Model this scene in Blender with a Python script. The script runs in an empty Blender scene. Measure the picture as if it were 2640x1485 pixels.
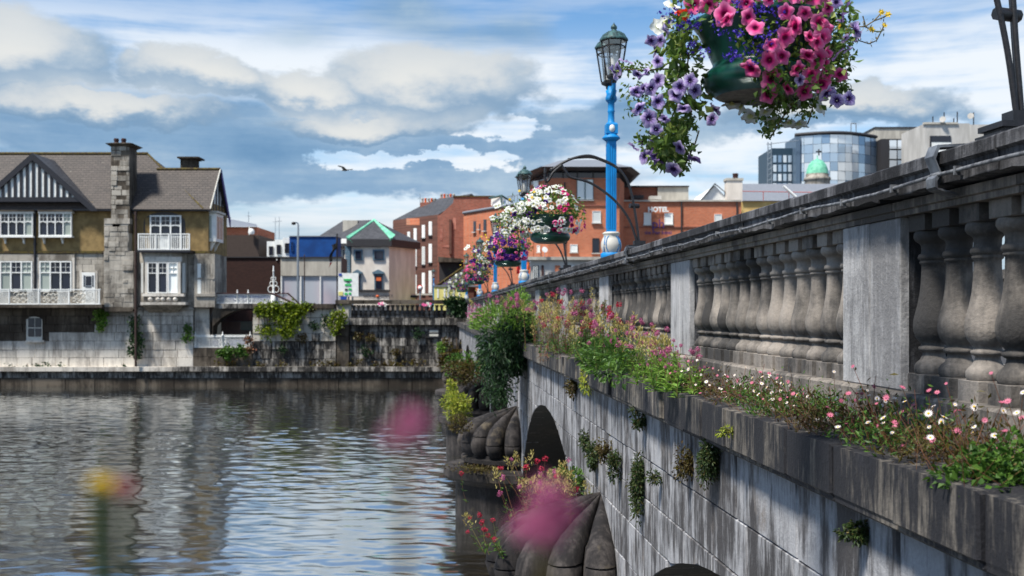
import bpy, math, random
from mathutils import Vector, Matrix
R = math.radians
sc = bpy.context.scene
# ------------------------------------------------------------------ camera
F, CX, HY, EYE, AL = 2800.0, 1320.0, 805.0, 4.5, R(4.5)   # focal length in photo pixels, principal column, horizon row, eye height over the water, bridge heading
cd = bpy.data.cameras.new('camera'); cam = bpy.data.objects.new('camera', cd)
sc.collection.objects.link(cam); sc.camera = cam
cam.location = (0, 0, EYE); cam.rotation_euler = (R(90), 0, 0)
cd.sensor_width = 36.0; cd.lens = 36.0 * F / 2640.0
cd.shift_y = (HY - 742.5) / 2640.0
cd.clip_start = 0.02; cd.clip_end = 3000
cd.dof.use_dof = True; cd.dof.focus_distance = 7.0; cd.dof.aperture_fstop = 3.6
# ------------------------------------------------------------------ sky
SUN_AZ, SUN_EL = R(-130), R(59)        # azimuth from the viewing direction (negative: left), elevation
w = bpy.data.worlds.new('World'); sc.world = w; w.use_nodes = True
nt = w.node_tree; nt.nodes.clear()


class NG:
    """tiny helper to chain nodes"""
    def __init__(s, tree): s.t = tree
    def n(s, typ, **k):
        x = s.t.nodes.new(typ)
        for a, b in k.items(): setattr(x, a, b)
        return x
    def put(s, sock, v):
        if v is None: return
        if hasattr(v, 'is_output'): s.t.links.new(v, sock)
        else: sock.default_value = v
    def m(s, op, a, b=None, c=None, clamp=False):
        x = s.n('ShaderNodeMath', operation=op, use_clamp=clamp)
        for i, v in enumerate((a, b, c)):
            if v is not None: s.put(x.inputs[i], v)
        return x.outputs[0]
    def mix(s, f, a, b, blend='MIX'):
        x = s.n('ShaderNodeMix', data_type='RGBA', blend_type=blend)
        s.put(x.inputs[0], f); s.put(x.inputs[6], a); s.put(x.inputs[7], b)
        return x.outputs[2]
    def smooth(s, v, a, b):
        x = s.n('ShaderNodeMapRange', interpolation_type='SMOOTHSTEP')
        s.put(x.inputs[0], v); x.inputs[1].default_value = a; x.inputs[2].default_value = b
        return x.outputs[0]
    def noise(s, vec, scale, detail=4, rough=.5, dist=0.0):
        x = s.n('ShaderNodeTexNoise')
        if vec is not None: s.put(x.inputs['Vector'], vec)
        x.inputs['Scale'].default_value = scale; x.inputs['Detail'].default_value = detail
        x.inputs['Roughness'].default_value = rough; x.inputs['Distortion'].default_value = dist
        return x.outputs[0]
    def mapping(s, vec, scale=(1, 1, 1), loc=(0, 0, 0), rot=(0, 0, 0)):
        x = s.n('ShaderNodeMapping')
        s.put(x.inputs[0], vec); x.inputs['Scale'].default_value = scale
        x.inputs['Location'].default_value = loc; x.inputs['Rotation'].default_value = rot
        return x.outputs[0]
    def ramp(s, f, stops, interp='LINEAR'):
        x = s.n('ShaderNodeValToRGB'); x.color_ramp.interpolation = interp
        e = x.color_ramp.elements
        while len(e) < len(stops): e.new(.5)
        for i, (p, c) in enumerate(stops):
            e[i].position = p; e[i].color = c if len(c) == 4 else (*c, 1)
        s.put(x.inputs[0], f)
        return x.outputs[0]


def lin(r, g, b):
    f = lambda v: v / 12.92 if v <= .04045 else ((v + .055) / 1.055) ** 2.4
    return (f(r / 255), f(g / 255), f(b / 255), 1)


# clouds as a function of direction (azimuth, elevation): a grey-blue bank low over the town with cream heaps on it, broken cloud all round
g = NG(nt)
tc = g.n('ShaderNodeTexCoord'); sx = g.n('ShaderNodeSeparateXYZ'); g.put(sx.inputs[0], tc.outputs['Generated'])
az = g.m('ARCTAN2', sx.outputs[0], sx.outputs[1]); el = g.m('ARCSINE', sx.outputs[2])
pv = g.n('ShaderNodeCombineXYZ'); g.put(pv.inputs[0], az); g.put(pv.inputs[1], el)
P = pv.outputs[0]
n1 = g.noise(g.mapping(P, (8, 15, 1)), 1.0, 8, .60)
nw = g.noise(g.mapping(P, (7, 11, 1), (6.3, 2.9, 0)), 1.0, 8, .60)
azw = g.m('ADD', az, g.m('MULTIPLY', g.m('SUBTRACT', nw, .5), .24)); elw = g.m('ADD', el, g.m('MULTIPLY', g.m('SUBTRACT', n1, .5), .085))
def heap(bx, by, rx, ry):
    a = g.m('DIVIDE', g.m('SUBTRACT', azw, (bx - CX) / F), rx / F)
    b = g.m('DIVIDE', g.m('SUBTRACT', elw, (HY - by) / F), ry / F)
    return g.m('SUBTRACT', 1.0, g.m('SQRT', g.m('ADD', g.m('MULTIPLY', a, a), g.m('MULTIPLY', b, b)))), b
n2 = g.noise(g.mapping(P, (3.0, 6.0, 1), (3.1, 7.7, 0)), 1.0, 2, .5)
ci = g.noise(g.mapping(P, (2.4, 24, 1), (1.7, .35, 0), (0, 0, .10)), 1.0, 5, .6)
ns = g.m('SUBTRACT', n1, .5)
wide = g.m('MULTIPLY', g.m('SUBTRACT', n2, .55), 3.0)
mass = wide
for b in [(-60, 330, 620, 110), (520, 385, 640, 125), (1130, 375, 520, 120), (760, 470, 1200, 70), (1560, 330, 330, 70), (2080, 330, 420, 45), (-900, 380, 700, 130), (3400, 330, 700, 130)]:
    mass = g.m('MAXIMUM', mass, heap(*b)[0])
for b in [(925, 415, 170, 34), (1290, 335, 170, 34), (1180, 420, 150, 22)]:
    mass = g.m('SUBTRACT', mass, g.m('MULTIPLY', g.m('MAXIMUM', heap(*b)[0], 0.0), 2.2))
amask = g.smooth(g.m('ADD', mass, g.m('MULTIPLY', ns, .7)), .0, .40)
top = None; cream = None
for b in [(40, 205, 400, 115), (310, 318, 300, 50), (540, 225, 190, 75), (800, 250, 260, 66), (1130, 232, 300, 112), (930, 335, 330, 36), (2120, 305, 330, 50), (-700, 200, 400, 110), (3100, 230, 420, 110)]:
    v, bb = heap(*b)
    t = g.m('ADD', g.m('MULTIPLY_ADD', v, .85, .05), g.m('MULTIPLY', bb, .48))
    top = v if top is None else g.m('MAXIMUM', top, v)
    cream = t if cream is None else g.m('MAXIMUM', cream, t)
top = g.m('MAXIMUM', top, g.m('SUBTRACT', wide, .5))
bmask = g.smooth(g.m('ADD', top, g.m('MULTIPLY', ns, .5)), .0, .26)
lit = g.m('ADD', cream, g.m('MULTIPLY', ns, .6))
bcol = g.ramp(g.smooth(lit, -.35, 1.0), [(0, lin(116, 150, 182)), (.35, lin(138, 165, 191)), (.58, lin(168, 186, 203)), (.80, lin(204, 210, 214)), (1, lin(224, 225, 222))])
acol = g.ramp(g.m('ADD', n1, g.m('MULTIPLY', g.m('SUBTRACT', ci, .5), .8)), [(.25, lin(100, 140, 178)), (.5, lin(128, 162, 194)), (.72, lin(172, 194, 212))])
sky = g.n('ShaderNodeTexSky', sky_type='NISHITA'); sky.sun_disc = False
sky.sun_elevation = SUN_EL; sky.sun_rotation = SUN_AZ; sky.air_density = 1.0; sky.dust_density = .4; sky.ozone_density = 2.0; sky.altitude = 0
SKYK = .125
blue = g.mix(1.0, sky.outputs[0], (.68 * SKYK, .98 * SKYK, 1.16 * SKYK, 1), 'MULTIPLY')
cirm = g.smooth(g.m('ADD', g.m('ADD', ci, g.m('MULTIPLY', ns, .35)), g.m('MULTIPLY', wide, .04)), .36, .58)
veil = g.smooth(el, .278, .215)                        # the high veil thins out overhead
cirm = g.m('MULTIPLY', cirm, g.m('ADD', g.m('MULTIPLY', veil, .72), .28))
base = g.mix(g.m('MULTIPLY', cirm, .93), blue, lin(238, 243, 248))
base = g.mix(g.m('MULTIPLY', veil, .30), base, lin(226, 234, 241))
base = g.mix(g.m('MULTIPLY', g.smooth(el, .125, .01), .6), base, lin(200, 214, 223))
full = g.mix(g.m('MULTIPLY', amask, .93), base, acol)
full = g.mix(g.m('MULTIPLY', bmask, .95), full, bcol)
low = g.smooth(g.m('ADD', el, g.m('MULTIPLY', g.m('SUBTRACT', ci, .5), .11)), .112, .066)
full = g.mix(g.m('MULTIPLY', low, .8), full, g.mix(g.smooth(ci, .4, .62), lin(168, 192, 210), lin(216, 223, 228)))
EXPO = .92
bg = g.n('ShaderNodeBackground'); g.put(bg.inputs[0], g.mix(1.0, full, (10, 10, 10, 1), 'MULTIPLY')); bg.inputs[1].default_value = .110 / 2 ** EXPO
wo = g.n('ShaderNodeOutputWorld'); nt.links.new(bg.outputs[0], wo.inputs[0])
w.cycles.sampling_method = 'MANUAL'; w.cycles.sample_map_resolution = 256
# ------------------------------------------------------------------ sun (veiled by cloud) and exposure
sl = bpy.data.lights.new('sun', 'SUN'); sl.energy = 3.6; sl.angle = R(8); sl.color = (1, .95, .86)
so = bpy.data.objects.new('sun', sl); sc.collection.objects.link(so); so.location = (-20, -20, 40)
sd = Vector((math.sin(SUN_AZ) * math.cos(SUN_EL), math.cos(SUN_AZ) * math.cos(SUN_EL), math.sin(SUN_EL)))
so.rotation_euler = sd.to_track_quat('Z', 'Y').to_euler()
vs = sc.view_settings; vs.view_transform = 'Standard'; vs.look = 'None'; vs.exposure = EXPO; vs.gamma = 1.0
try: vs.use_curve_mapping = False
except Exception: pass
sc.cycles.use_denoising = True
sc.cycles.max_bounces = 6; sc.cycles.transparent_max_bounces = 6; sc.cycles.caustics_reflective = False; sc.cycles.caustics_refractive = False
# ------------------------------------------------------------------ helpers
rnd = random.Random(7)
COL = sc.collection
WM = {}


def B(x, y, z=0.0):
    """bridge frame (x across, y along) to world"""
    c, s = math.cos(AL), math.sin(AL)
    return Vector((x * c - y * s, x * s + y * c, z))


def PX(px, py, d):
    """photo pixel at a chosen distance to world"""
    return Vector(((px - CX) * d / F, d, EYE - (py - HY) * d / F))


def tag(o, label=None, cat=None, group=None, kind=None):
    if label: o['label'] = label
    if cat: o['category'] = cat
    if group: o['group'] = group
    if kind: o['kind'] = kind
    return o


def thing(name, label, cat, loc=(0, 0, 0), rz=0.0, group=None):
    o = bpy.data.objects.new(name, None); COL.objects.link(o)
    o.empty_display_size = .2
    o.location = loc; o.rotation_euler = (0, 0, rz)
    WM[o] = Matrix.Translation(Vector(loc)) @ Matrix.Rotation(rz, 4, 'Z')
    return tag(o, label, cat, group)


class MB:
    def __init__(s): s.v = []; s.f = []; s.sm = []; s.a = None
    def add(s, vs, fs, smooth=False):
        k = len(s.v); s.v += [tuple(p) for p in vs]
        for f in fs: s.f.append(tuple(i + k for i in f)); s.sm.append(smooth)
        return s
    def box(s, x0, x1, y0, y1, z0, z1):
        return s.add([(x0, y0, z0), (x1, y0, z0), (x1, y1, z0), (x0, y1, z0), (x0, y0, z1), (x1, y0, z1), (x1, y1, z1), (x0, y1, z1)],
                     [(0, 3, 2, 1), (4, 5, 6, 7), (0, 1, 5, 4), (1, 2, 6, 5), (2, 3, 7, 6), (3, 0, 4, 7)])
    def pbox(s, px0, px1, py0, py1, d, depth):
        """box given by photo pixels of its front face at distance d"""
        a = PX(px0, py1, d); b = PX(px1, py0, d)
        return s.box(a.x, b.x, d, d + depth, a.z, b.z)
    def prism(s, pts, fn, w0, w1, bev=0.0):
        """polygon pts (u,v) extruded from w0 (back) to w1 (front); fn(u,v,w)->xyz"""
        n = len(pts); cu = sum(p[0] for p in pts) / n; cv = sum(p[1] for p in pts) / n
        rings = [(pts, w0)]
        if bev:
            sgn = 1 if w1 > w0 else -1
            rings.append((pts, w1 - sgn * bev))
            q = []
            for (u, v) in pts:
                L = math.hypot(u - cu, v - cv) or 1; k = max(0, (L - bev * 1.4) / L)
                q.append((cu + (u - cu) * k, cv + (v - cv) * k))
            rings.append((q, w1))
        else: rings.append((pts, w1))
        vs = [fn(u, v, w) for ring, w in rings for (u, v) in ring]
        fs = [tuple(range(n - 1, -1, -1)), tuple(range(n * (len(rings) - 1), n * len(rings)))]
        for r in range(len(rings) - 1):
            for i in range(n): fs.append((r * n + i, r * n + (i + 1) % n, (r + 1) * n + (i + 1) % n, (r + 1) * n + i))
        return s.add(vs, fs)
    def tube(s, pts, r, n=6, cap=True, smooth=True):
        pts = [Vector(p) for p in pts]; m = len(pts)
        rs = r if isinstance(r, (list, tuple)) else [r] * m
        vs = []; ref = Vector((0, 0, 1))
        for i, p in enumerate(pts):
            t = (pts[min(i + 1, m - 1)] - pts[max(i - 1, 0)])
            t = t.normalized() if t.length > 1e-9 else Vector((0, 0, 1))
            a = t.cross(ref)
            if a.length < .05: a = t.cross(Vector((0, 1, 0)))
            a.normalize(); b = a.cross(t)
            for k in range(n):
                an = 2 * math.pi * k / n
                vs.append(p + (a * math.cos(an) + b * math.sin(an)) * rs[i])
        fs = [(i * n + k, i * n + (k + 1) % n, (i + 1) * n + (k + 1) % n, (i + 1) * n + k) for i in range(m - 1) for k in range(n)]
        s.add(vs, fs, smooth)
        if cap: s.add(vs[:n], [tuple(range(n))]); s.add(vs[-n:], [tuple(range(n - 1, -1, -1))])
        return s
    def lathe(s, prof, c=(0, 0, 0), n=16, smooth=True, sq=False, a0=0.0):
        """profile (r,z) spun about z"""
        vs = [(c[0] + r * math.cos(a0 + 2 * math.pi * k / n), c[1] + r * math.sin(a0 + 2 * math.pi * k / n), c[2] + z) for (r, z) in prof for k in range(n)]
        m = len(prof)
        fs = [(i * n + k, i * n + (k + 1) % n, (i + 1) * n + (k + 1) % n, (i + 1) * n + k) for i in range(m - 1) for k in range(n)]
        s.add(vs, fs, smooth)
        if prof[0][0] > 1e-4: s.add(vs[:n], [tuple(range(n - 1, -1, -1))])
        if prof[-1][0] > 1e-4: s.add(vs[-n:], [tuple(range(n))])
        return s
    def leaf(s, p, d, up, L, W, fold=.25):
        d = Vector(d).normalized(); side = d.cross(up)
        if side.length < 1e-3: side = d.cross(Vector((1, .3, 0)))
        side.normalize(); nn = side.cross(d); p = Vector(p)
        return s.add([p, p + d * L * .5 + side * W * .5 + nn * W * fold, p + d * L, p + d * L * .5 - side * W * .5 + nn * W * fold], [(0, 1, 2), (0, 2, 3)])
    def mesh(s, name, mat):
        me = bpy.data.meshes.new(name); me.from_pydata(s.v, [], s.f)
        me.polygons.foreach_set('use_smooth', s.sm)
        if mat: me.materials.append(mat)
        me.update()
        return me
    def build(s, name, mat, parent=None, local=False, kind=None, label=None):
        """one mesh object; vertices are in world space unless local"""
        if parent is not None:
            if not local:
                inv = WM[parent].inverted(); s.v = [tuple(inv @ Vector(p)) for p in s.v]
            o = bpy.data.objects.new(name, s.mesh(name, mat)); COL.objects.link(o); o.parent = parent; WM[o] = WM[parent]
        else:
            xs = [p[0] for p in s.v]; ys = [p[1] for p in s.v]; zs = [p[2] for p in s.v]
            c = Vector(((min(xs) + max(xs)) / 2, (min(ys) + max(ys)) / 2, min(zs)))
            s.v = [tuple(Vector(p) - c) for p in s.v]
            o = bpy.data.objects.new(name, s.mesh(name, mat)); COL.objects.link(o); o.location = c; WM[o] = Matrix.Translation(c)
        if kind: o['kind'] = kind
        if label: o['label'] = label
        return o


def place(me, name, parent, loc, rot=None, scale=1.0, world=True):
    """an object sharing mesh data, under parent; loc in world space"""
    o = bpy.data.objects.new(name, me); COL.objects.link(o); o.parent = parent
    M = Matrix.Translation(Vector(loc)) @ (rot.to_matrix().to_4x4() if rot is not None else Matrix.Identity(4))
    if world: M = WM[parent].inverted() @ M
    sv = scale if isinstance(scale, (tuple, list)) else (scale,) * 3
    o.matrix_basis = M @ Matrix.Diagonal((*sv, 1)); WM[o] = WM[parent] @ o.matrix_basis
    return o


def facing(n, spin=0.0):
    """rotation that turns local +Z towards n"""
    q = Vector(n).normalized().to_track_quat('Z', 'Y')
    return q @ Vector((0, 0, 1)).rotation_difference(Vector((0, 0, 1))) @ Matrix.Rotation(spin, 3, 'Z').to_quaternion()


FONT = None
def text(parent, name, body, px, py, d, size_px, mat, yaw=0.0, bold=.0, align='CENTER'):
    cu = bpy.data.curves.new(name, 'FONT'); cu.body = body; cu.size = size_px * d / F * 1.4; cu.extrude = .03 * size_px * d / F
    cu.align_x = align; cu.align_y = 'CENTER'; cu.offset = bold
    t = bpy.data.objects.new(name, cu); COL.objects.link(t)
    dg = bpy.context.evaluated_depsgraph_get(); me = bpy.data.meshes.new_from_object(t.evaluated_get(dg))
    bpy.data.objects.remove(t); me.materials.clear(); me.materials.append(mat)
    o = bpy.data.objects.new(name, me); COL.objects.link(o); o.parent = parent
    M = Matrix.Translation(PX(px, py, d)) @ Matrix.Rotation(yaw, 4, 'Z') @ Matrix.Rotation(R(90), 4, 'X')
    o.matrix_basis = WM[parent].inverted() @ M; WM[o] = WM[parent] @ o.matrix_basis
    return o


# ------------------------------------------------------------------ materials
MATS = {}
def newmat(name):
    m = bpy.data.materials.new(name); m.use_nodes = True; t = m.node_tree; t.nodes.clear()
    g = NG(t); o = g.n('ShaderNodeOutputMaterial'); p = g.n('ShaderNodeBsdfPrincipled'); t.links.new(p.outputs[0], o.inputs[0])
    MATS[name] = m
    return m, g, p, o


def surf(name, c1, c2=None, scale=3.0, rough=.75, bump=0.0, bscale=None, stretch=(1, 1, 1), spec=.3, obj_var=0.0, metal=0.0, lo=.35, hi=.65, detail=5, coat=0.0):
    """two-tone noisy surface in world space, optional relief and per-piece variation"""
    m, g, p, o = newmat(name)
    pos = g.n('ShaderNodeNewGeometry').outputs['Position']
    v = g.mapping(pos, stretch)
    nz = g.noise(v, scale, detail, .6)
    col = g.mix(g.smooth(nz, lo, hi), c1, c2 if c2 else c1)
    if obj_var:
        oi = g.n('ShaderNodeObjectInfo').outputs['Random']
        k = g.m('ADD', g.m('MULTIPLY', oi, 2 * obj_var), 1 - obj_var)
        cb = g.n('ShaderNodeCombineXYZ'); [g.put(cb.inputs[i], k) for i in range(3)]
        col = g.mix(1.0, col, cb.outputs[0], 'MULTIPLY')
    g.put(p.inputs['Base Color'], col); p.inputs['Roughness'].default_value = rough; p.inputs['Metallic'].default_value = metal
    p.inputs['Specular IOR Level'].default_value = spec; p.inputs['Coat Weight'].default_value = coat
    if bump:
        b = g.n('ShaderNodeBump'); b.inputs['Strength'].default_value = min(1, bump); b.inputs['Distance'].default_value = .02
        g.put(b.inputs['Height'], g.noise(v, bscale or scale * 4, 6, .65)); g.put(p.inputs['Normal'], b.outputs[0])
    return m


def stone(name, light, dark, streak=1.0, grime=.5, scale=1.0, rough=.85, obj_var=.12, third=None, sscale=9.0):
    """weathered limestone: soot runs down the face, blotches, lime crust, fine relief"""
    m, g, p, o = newmat(name)
    pos = g.n('ShaderNodeNewGeometry').outputs['Position']
    oi = g.n('ShaderNodeObjectInfo').outputs['Random']
    off = g.n('ShaderNodeCombineXYZ'); g.put(off.inputs[2], g.m('MULTIPLY', oi, .6))
    vv = g.n('ShaderNodeVectorMath', operation='ADD'); g.put(vv.inputs[0], pos); g.put(vv.inputs[1], off.outputs[0])
    v = vv.outputs[0]
    s1 = g.noise(g.mapping(v, (1, 1, .10)), sscale * scale, 5, .62, .15)
    s2 = g.noise(g.mapping(v, (1, 1, .22)), sscale * 3.4 * scale, 4, .6)
    bl = g.noise(v, 1.3 * scale, 5, .6)
    f = g.m('ADD', g.m('MULTIPLY', g.m('ADD', g.m('MULTIPLY', s1, .62), g.m('MULTIPLY', s2, .38)), streak), g.m('MULTIPLY', bl, 1 - streak * .6))
    mid = .5 + .2 * streak + (grime - .5) * .17
    fac = g.smooth(f, mid - .10, mid + .10)
    col = g.mix(fac, dark, light)
    if third:
        col = g.mix(g.smooth(g.noise(v, 2.3 * scale, 6, .7), .56, .72), col, third)
    fine = g.noise(v, 60 * scale, 3, .6)
    k = g.m('ADD', g.m('MULTIPLY', g.m('SUBTRACT', fine, .5), .5), g.m('ADD', 1 - obj_var, g.m('MULTIPLY', oi, 2 * obj_var)))
    cb = g.n('ShaderNodeCombineXYZ'); [g.put(cb.inputs[i], k) for i in range(3)]
    col = g.mix(1.0, col, cb.outputs[0], 'MULTIPLY')
    g.put(p.inputs['Base Color'], col); p.inputs['Roughness'].default_value = rough; p.inputs['Specular IOR Level'].default_value = .25
    b = g.n('ShaderNodeBump'); b.inputs['Strength'].default_value = .55; b.inputs['Distance'].default_value = .012
    g.put(b.inputs['Height'], g.m('ADD', g.noise(v, 38 * scale, 5, .7), g.m('MULTIPLY', g.noise(v, 7 * scale, 3), .9))); g.put(p.inputs['Normal'], b.outputs[0])
    return m


def brickmat(name, c1, c2, mortar, sc_=1.0, rot=0.0, stain=.5):
    m, g, p, o = newmat(name)
    pos = g.n('ShaderNodeNewGeometry').outputs['Position']
    s = g.n('ShaderNodeSeparateXYZ'); g.put(s.inputs[0], pos)
    u = g.m('ADD', s.outputs[0], g.m('MULTIPLY', s.outputs[1], .8))
    cb = g.n('ShaderNodeCombineXYZ'); g.put(cb.inputs[0], u); g.put(cb.inputs[1], s.outputs[2])
    br = g.n('ShaderNodeTexBrick'); g.put(br.inputs['Vector'], cb.outputs[0])
    br.inputs['Color1'].default_value = c1; br.inputs['Color2'].default_value = c2; br.inputs['Mortar'].default_value = mortar
    br.inputs['Scale'].default_value = 1.0; br.inputs['Mortar Size'].default_value = .012; br.inputs['Brick Width'].default_value = .24 * sc_; br.inputs['Row Height'].default_value = .085 * sc_
    bl = g.noise(g.mapping(pos, (1, 1, .5)), .35, 6, .65)
    k = g.m('ADD', 1 - stain * .5, g.m('MULTIPLY', bl, stain))
    c3 = g.n('ShaderNodeCombineXYZ'); [g.put(c3.inputs[i], k) for i in range(3)]
    g.put(p.inputs['Base Color'], g.mix(1.0, br.outputs[0], c3.outputs[0], 'MULTIPLY')); p.inputs['Roughness'].default_value = .85; p.inputs['Specular IOR Level'].default_value = .2
    return m


def slatemat(name, c1, c2, row=.16):
    m, g, p, o = newmat(name)
    pos = g.n('ShaderNodeNewGeometry').outputs['Position']
    s = g.n('ShaderNodeSeparateXYZ'); g.put(s.inputs[0], pos)
    cb = g.n('ShaderNodeCombineXYZ'); g.put(cb.inputs[0], g.m('ADD', s.outputs[0], g.m('MULTIPLY', s.outputs[1], .3))); g.put(cb.inputs[1], s.outputs[2])
    br = g.n('ShaderNodeTexBrick'); g.put(br.inputs['Vector'], cb.outputs[0])
    br.inputs['Color1'].default_value = c1; br.inputs['Color2'].default_value = c2; br.inputs['Mortar'].default_value = tuple(x * .35 for x in c1[:3]) + (1,)
    br.inputs['Scale'].default_value = 1.0; br.inputs['Mortar Size'].default_value = .018; br.inputs['Brick Width'].default_value = .34; br.inputs['Row Height'].default_value = row
    bl = g.noise(pos, .9, 6, .7)
    col = g.mix(g.smooth(bl, .35, .7), br.outputs[0], g.mix(.5, br.outputs[0], c2))
    sp = g.smooth(g.noise(pos, 7, 3, .5), .70, .76)
    col = g.mix(g.m('MULTIPLY', sp, .55), col, lin(150, 150, 140))
    g.put(p.inputs['Base Color'], col); p.inputs['Roughness'].default_value = .7
    b = g.n('ShaderNodeBump'); b.inputs['Strength'].default_value = .8; b.inputs['Distance'].default_value = .03
    g.put(b.inputs['Height'], br.outputs['Fac']); b.invert = True; g.put(p.inputs['Normal'], b.outputs[0])
    return m


def leafmat(name, *cols, trans=.35, rough=.5):
    """leaf colours vary leaf by leaf; some light shines through"""
    m, g, p, o = newmat(name)
    ri = g.n('ShaderNodeNewGeometry').outputs['Random Per Island']
    st = [(i / max(1, len(cols) - 1), c) for i, c in enumerate(cols)]
    col = g.ramp(ri, st)
    g.put(p.inputs['Base Color'], col); p.inputs['Roughness'].default_value = rough; p.inputs['Specular IOR Level'].default_value = .35
    tr = g.n('ShaderNodeBsdfTranslucent'); g.put(tr.inputs[0], col)
    mx = g.n('ShaderNodeMixShader'); mx.inputs[0].default_value = trans
    g.t.links.new(p.outputs[0], mx.inputs[1]); g.t.links.new(tr.outputs[0], mx.inputs[2]); g.t.links.new(mx.outputs[0], o.inputs[0])
    return m


def flowermat(name, throat, mid, rim, vein=0.0):
    """petunia: colour by distance from the throat (attribute rad)"""
    m, g, p, o = newmat(name)
    at = g.n('ShaderNodeAttribute', attribute_name='rad')
    oi = g.n('ShaderNodeObjectInfo').outputs['Random']
    s = g.n('ShaderNodeSeparateXYZ'); g.put(s.inputs[0], at.outputs['Vector'])
    rad, ang = s.outputs[0], s.outputs[1]
    rr = g.m('ADD', rad, 0)
    if vein:
        w = g.m('POWER', g.m('ABSOLUTE', g.m('SINE', g.m('MULTIPLY', ang, 5.0))), 8.0)
        rr = g.m('SUBTRACT', rad, g.m('MULTIPLY', w, vein))
    col = g.ramp(rr, [(0, throat), (.25, throat), (.45, mid), (1, rim)])
    k = g.m('ADD', .82, g.m('MULTIPLY', oi, .3))
    cb = g.n('ShaderNodeCombineXYZ'); [g.put(cb.inputs[i], k) for i in range(3)]
    col = g.mix(1.0, col, cb.outputs[0], 'MULTIPLY')
    g.put(p.inputs['Base Color'], col); p.inputs['Roughness'].default_value = .55; p.inputs['Specular IOR Level'].default_value = .2
    tr = g.n('ShaderNodeBsdfTranslucent'); g.put(tr.inputs[0], col)
    mx = g.n('ShaderNodeMixShader'); mx.inputs[0].default_value = .4
    g.t.links.new(p.outputs[0], mx.inputs[1]); g.t.links.new(tr.outputs[0], mx.inputs[2]); g.t.links.new(mx.outputs[0], o.inputs[0])
    return m


def plain(name, c, rough=.5, metal=0.0, spec=.4, coat=0.0):
    return surf(name, c, tuple(x * .86 for x in c[:3]) + (1,), 4.0, rough, spec=spec, metal=metal, coat=coat)


M = {}
M['parapet'] = stone('parapet_stone', lin(140, 132, 124), lin(74, 71, 69), streak=.6, grime=.55, obj_var=.10)
M['baluster'] = stone('baluster_stone', lin(146, 138, 130), lin(66, 64, 63), streak=.30, grime=.6, obj_var=.14, third=lin(104, 99, 95))
M['pedestal'] = stone('pedestal_stone', lin(178, 177, 178), lin(124, 123, 124), streak=.7, grime=.4, obj_var=.08)
M['coping'] = stone('coping_stone', lin(112, 112, 116), lin(36, 36, 39), streak=.75, grime=.75, obj_var=.18, third=lin(64, 64, 68))
M['cornice'] = stone('cornice_stone', lin(126, 119, 110), lin(38, 38, 42), streak=.9, grime=.82, obj_var=.15, third=lin(48, 48, 54))
M['spandrel'] = stone('spandrel_stone', lin(168, 168, 171), lin(70, 68, 69), streak=1.0, grime=.52, obj_var=.08, third=lin(128, 122, 118), sscale=6)
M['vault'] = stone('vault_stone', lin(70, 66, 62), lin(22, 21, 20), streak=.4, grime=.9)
M['cutwater'] = stone('cutwater_stone', lin(76, 71, 69), lin(32, 30, 31), streak=.5, grime=.75, obj_var=.18, third=lin(86, 78, 66))
M['quay'] = stone('quay_stone', lin(170, 164, 156), lin(42, 40, 39), streak=.8, grime=.78, scale=.45, obj_var=.22, third=lin(92, 86, 76))
M['quay_pale'] = stone('pale_limestone', lin(212, 205, 194), lin(146, 139, 131), streak=.55, grime=.35, scale=.3, obj_var=.10, third=lin(150, 143, 133))
M['quay_dark'] = stone('sooty_stone', lin(104, 95, 84), lin(46, 40, 34), streak=.5, grime=.6, scale=.3, obj_var=.12)
M['rubble'] = stone('rendered_rubble', lin(188, 182, 172), lin(86, 80, 70), streak=.4, grime=.35, scale=.35, obj_var=.1, third=lin(112, 106, 92))
M['ashlar'] = stone('grey_ashlar', lin(172, 165, 154), lin(104, 98, 90), streak=.5, grime=.4, scale=.5, obj_var=.16)
M['roughcast'] = surf('tan_roughcast', lin(148, 125, 84), lin(120, 100, 66), 2.2, .9, bump=.6, bscale=30)
M['slate'] = slatemat('brown_slate', lin(58, 51, 48), lin(76, 67, 62))
M['slate_dark'] = slatemat('dark_slate', lin(54, 54, 58), lin(74, 74, 78))
M['moss'] = surf('mossy_ridge', lin(92, 82, 40), lin(60, 48, 38), 6, .9)
M['white'] = plain('white_paint', lin(236, 236, 232), .45)
M['offwhite'] = plain('weathered_white_paint', lin(206, 202, 192), .6)
M['black'] = plain('black_paint', lin(24, 24, 32), .5)
M['panel'] = plain('white_render_panel', lin(236, 238, 234), .7)
M['purple'] = plain('purple_bargeboard', lin(62, 58, 132), .5)
M['iron'] = surf('black_iron', lin(34, 32, 36), lin(20, 20, 22), 40, .45, bump=.2, spec=.5)
M['rust'] = plain('rusty_downpipe', lin(52, 34, 28), .7)
M['cream'] = surf('cream_render', lin(226, 216, 204), lin(206, 196, 184), 1.2, .8, stretch=(1, 1, .3))
M['blueg'] = plain('blue_grey_trim', lin(92, 118, 134), .6)
M['copper'] = surf('verdigris_copper', lin(128, 200, 168), lin(96, 168, 140), 1.5, .6)
M['royal'] = surf('blue_cladding', lin(16, 72, 138), lin(12, 58, 116), .8, .6)
M['brown'] = brickmat('brown_brick', lin(66, 44, 38), lin(54, 36, 32), lin(48, 36, 34), 1, stain=.25)
M['brick'] = brickmat('hotel_brick', lin(200, 118, 84), lin(182, 100, 70), lin(172, 134, 112), 1.2, stain=.75)
M['brick_old'] = brickmat('old_brick', lin(164, 98, 80), lin(132, 76, 62), lin(136, 110, 98), 1.2, stain=.9)
M['brick_dark'] = brickmat('sooty_brick', lin(112, 76, 66), lin(90, 60, 52), lin(92, 74, 66), 1.2, stain=.7)
M['concrete'] = surf('board_concrete', lin(190, 184, 172), lin(160, 154, 144), 1.0, .85, stretch=(1, 1, .25))
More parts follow.
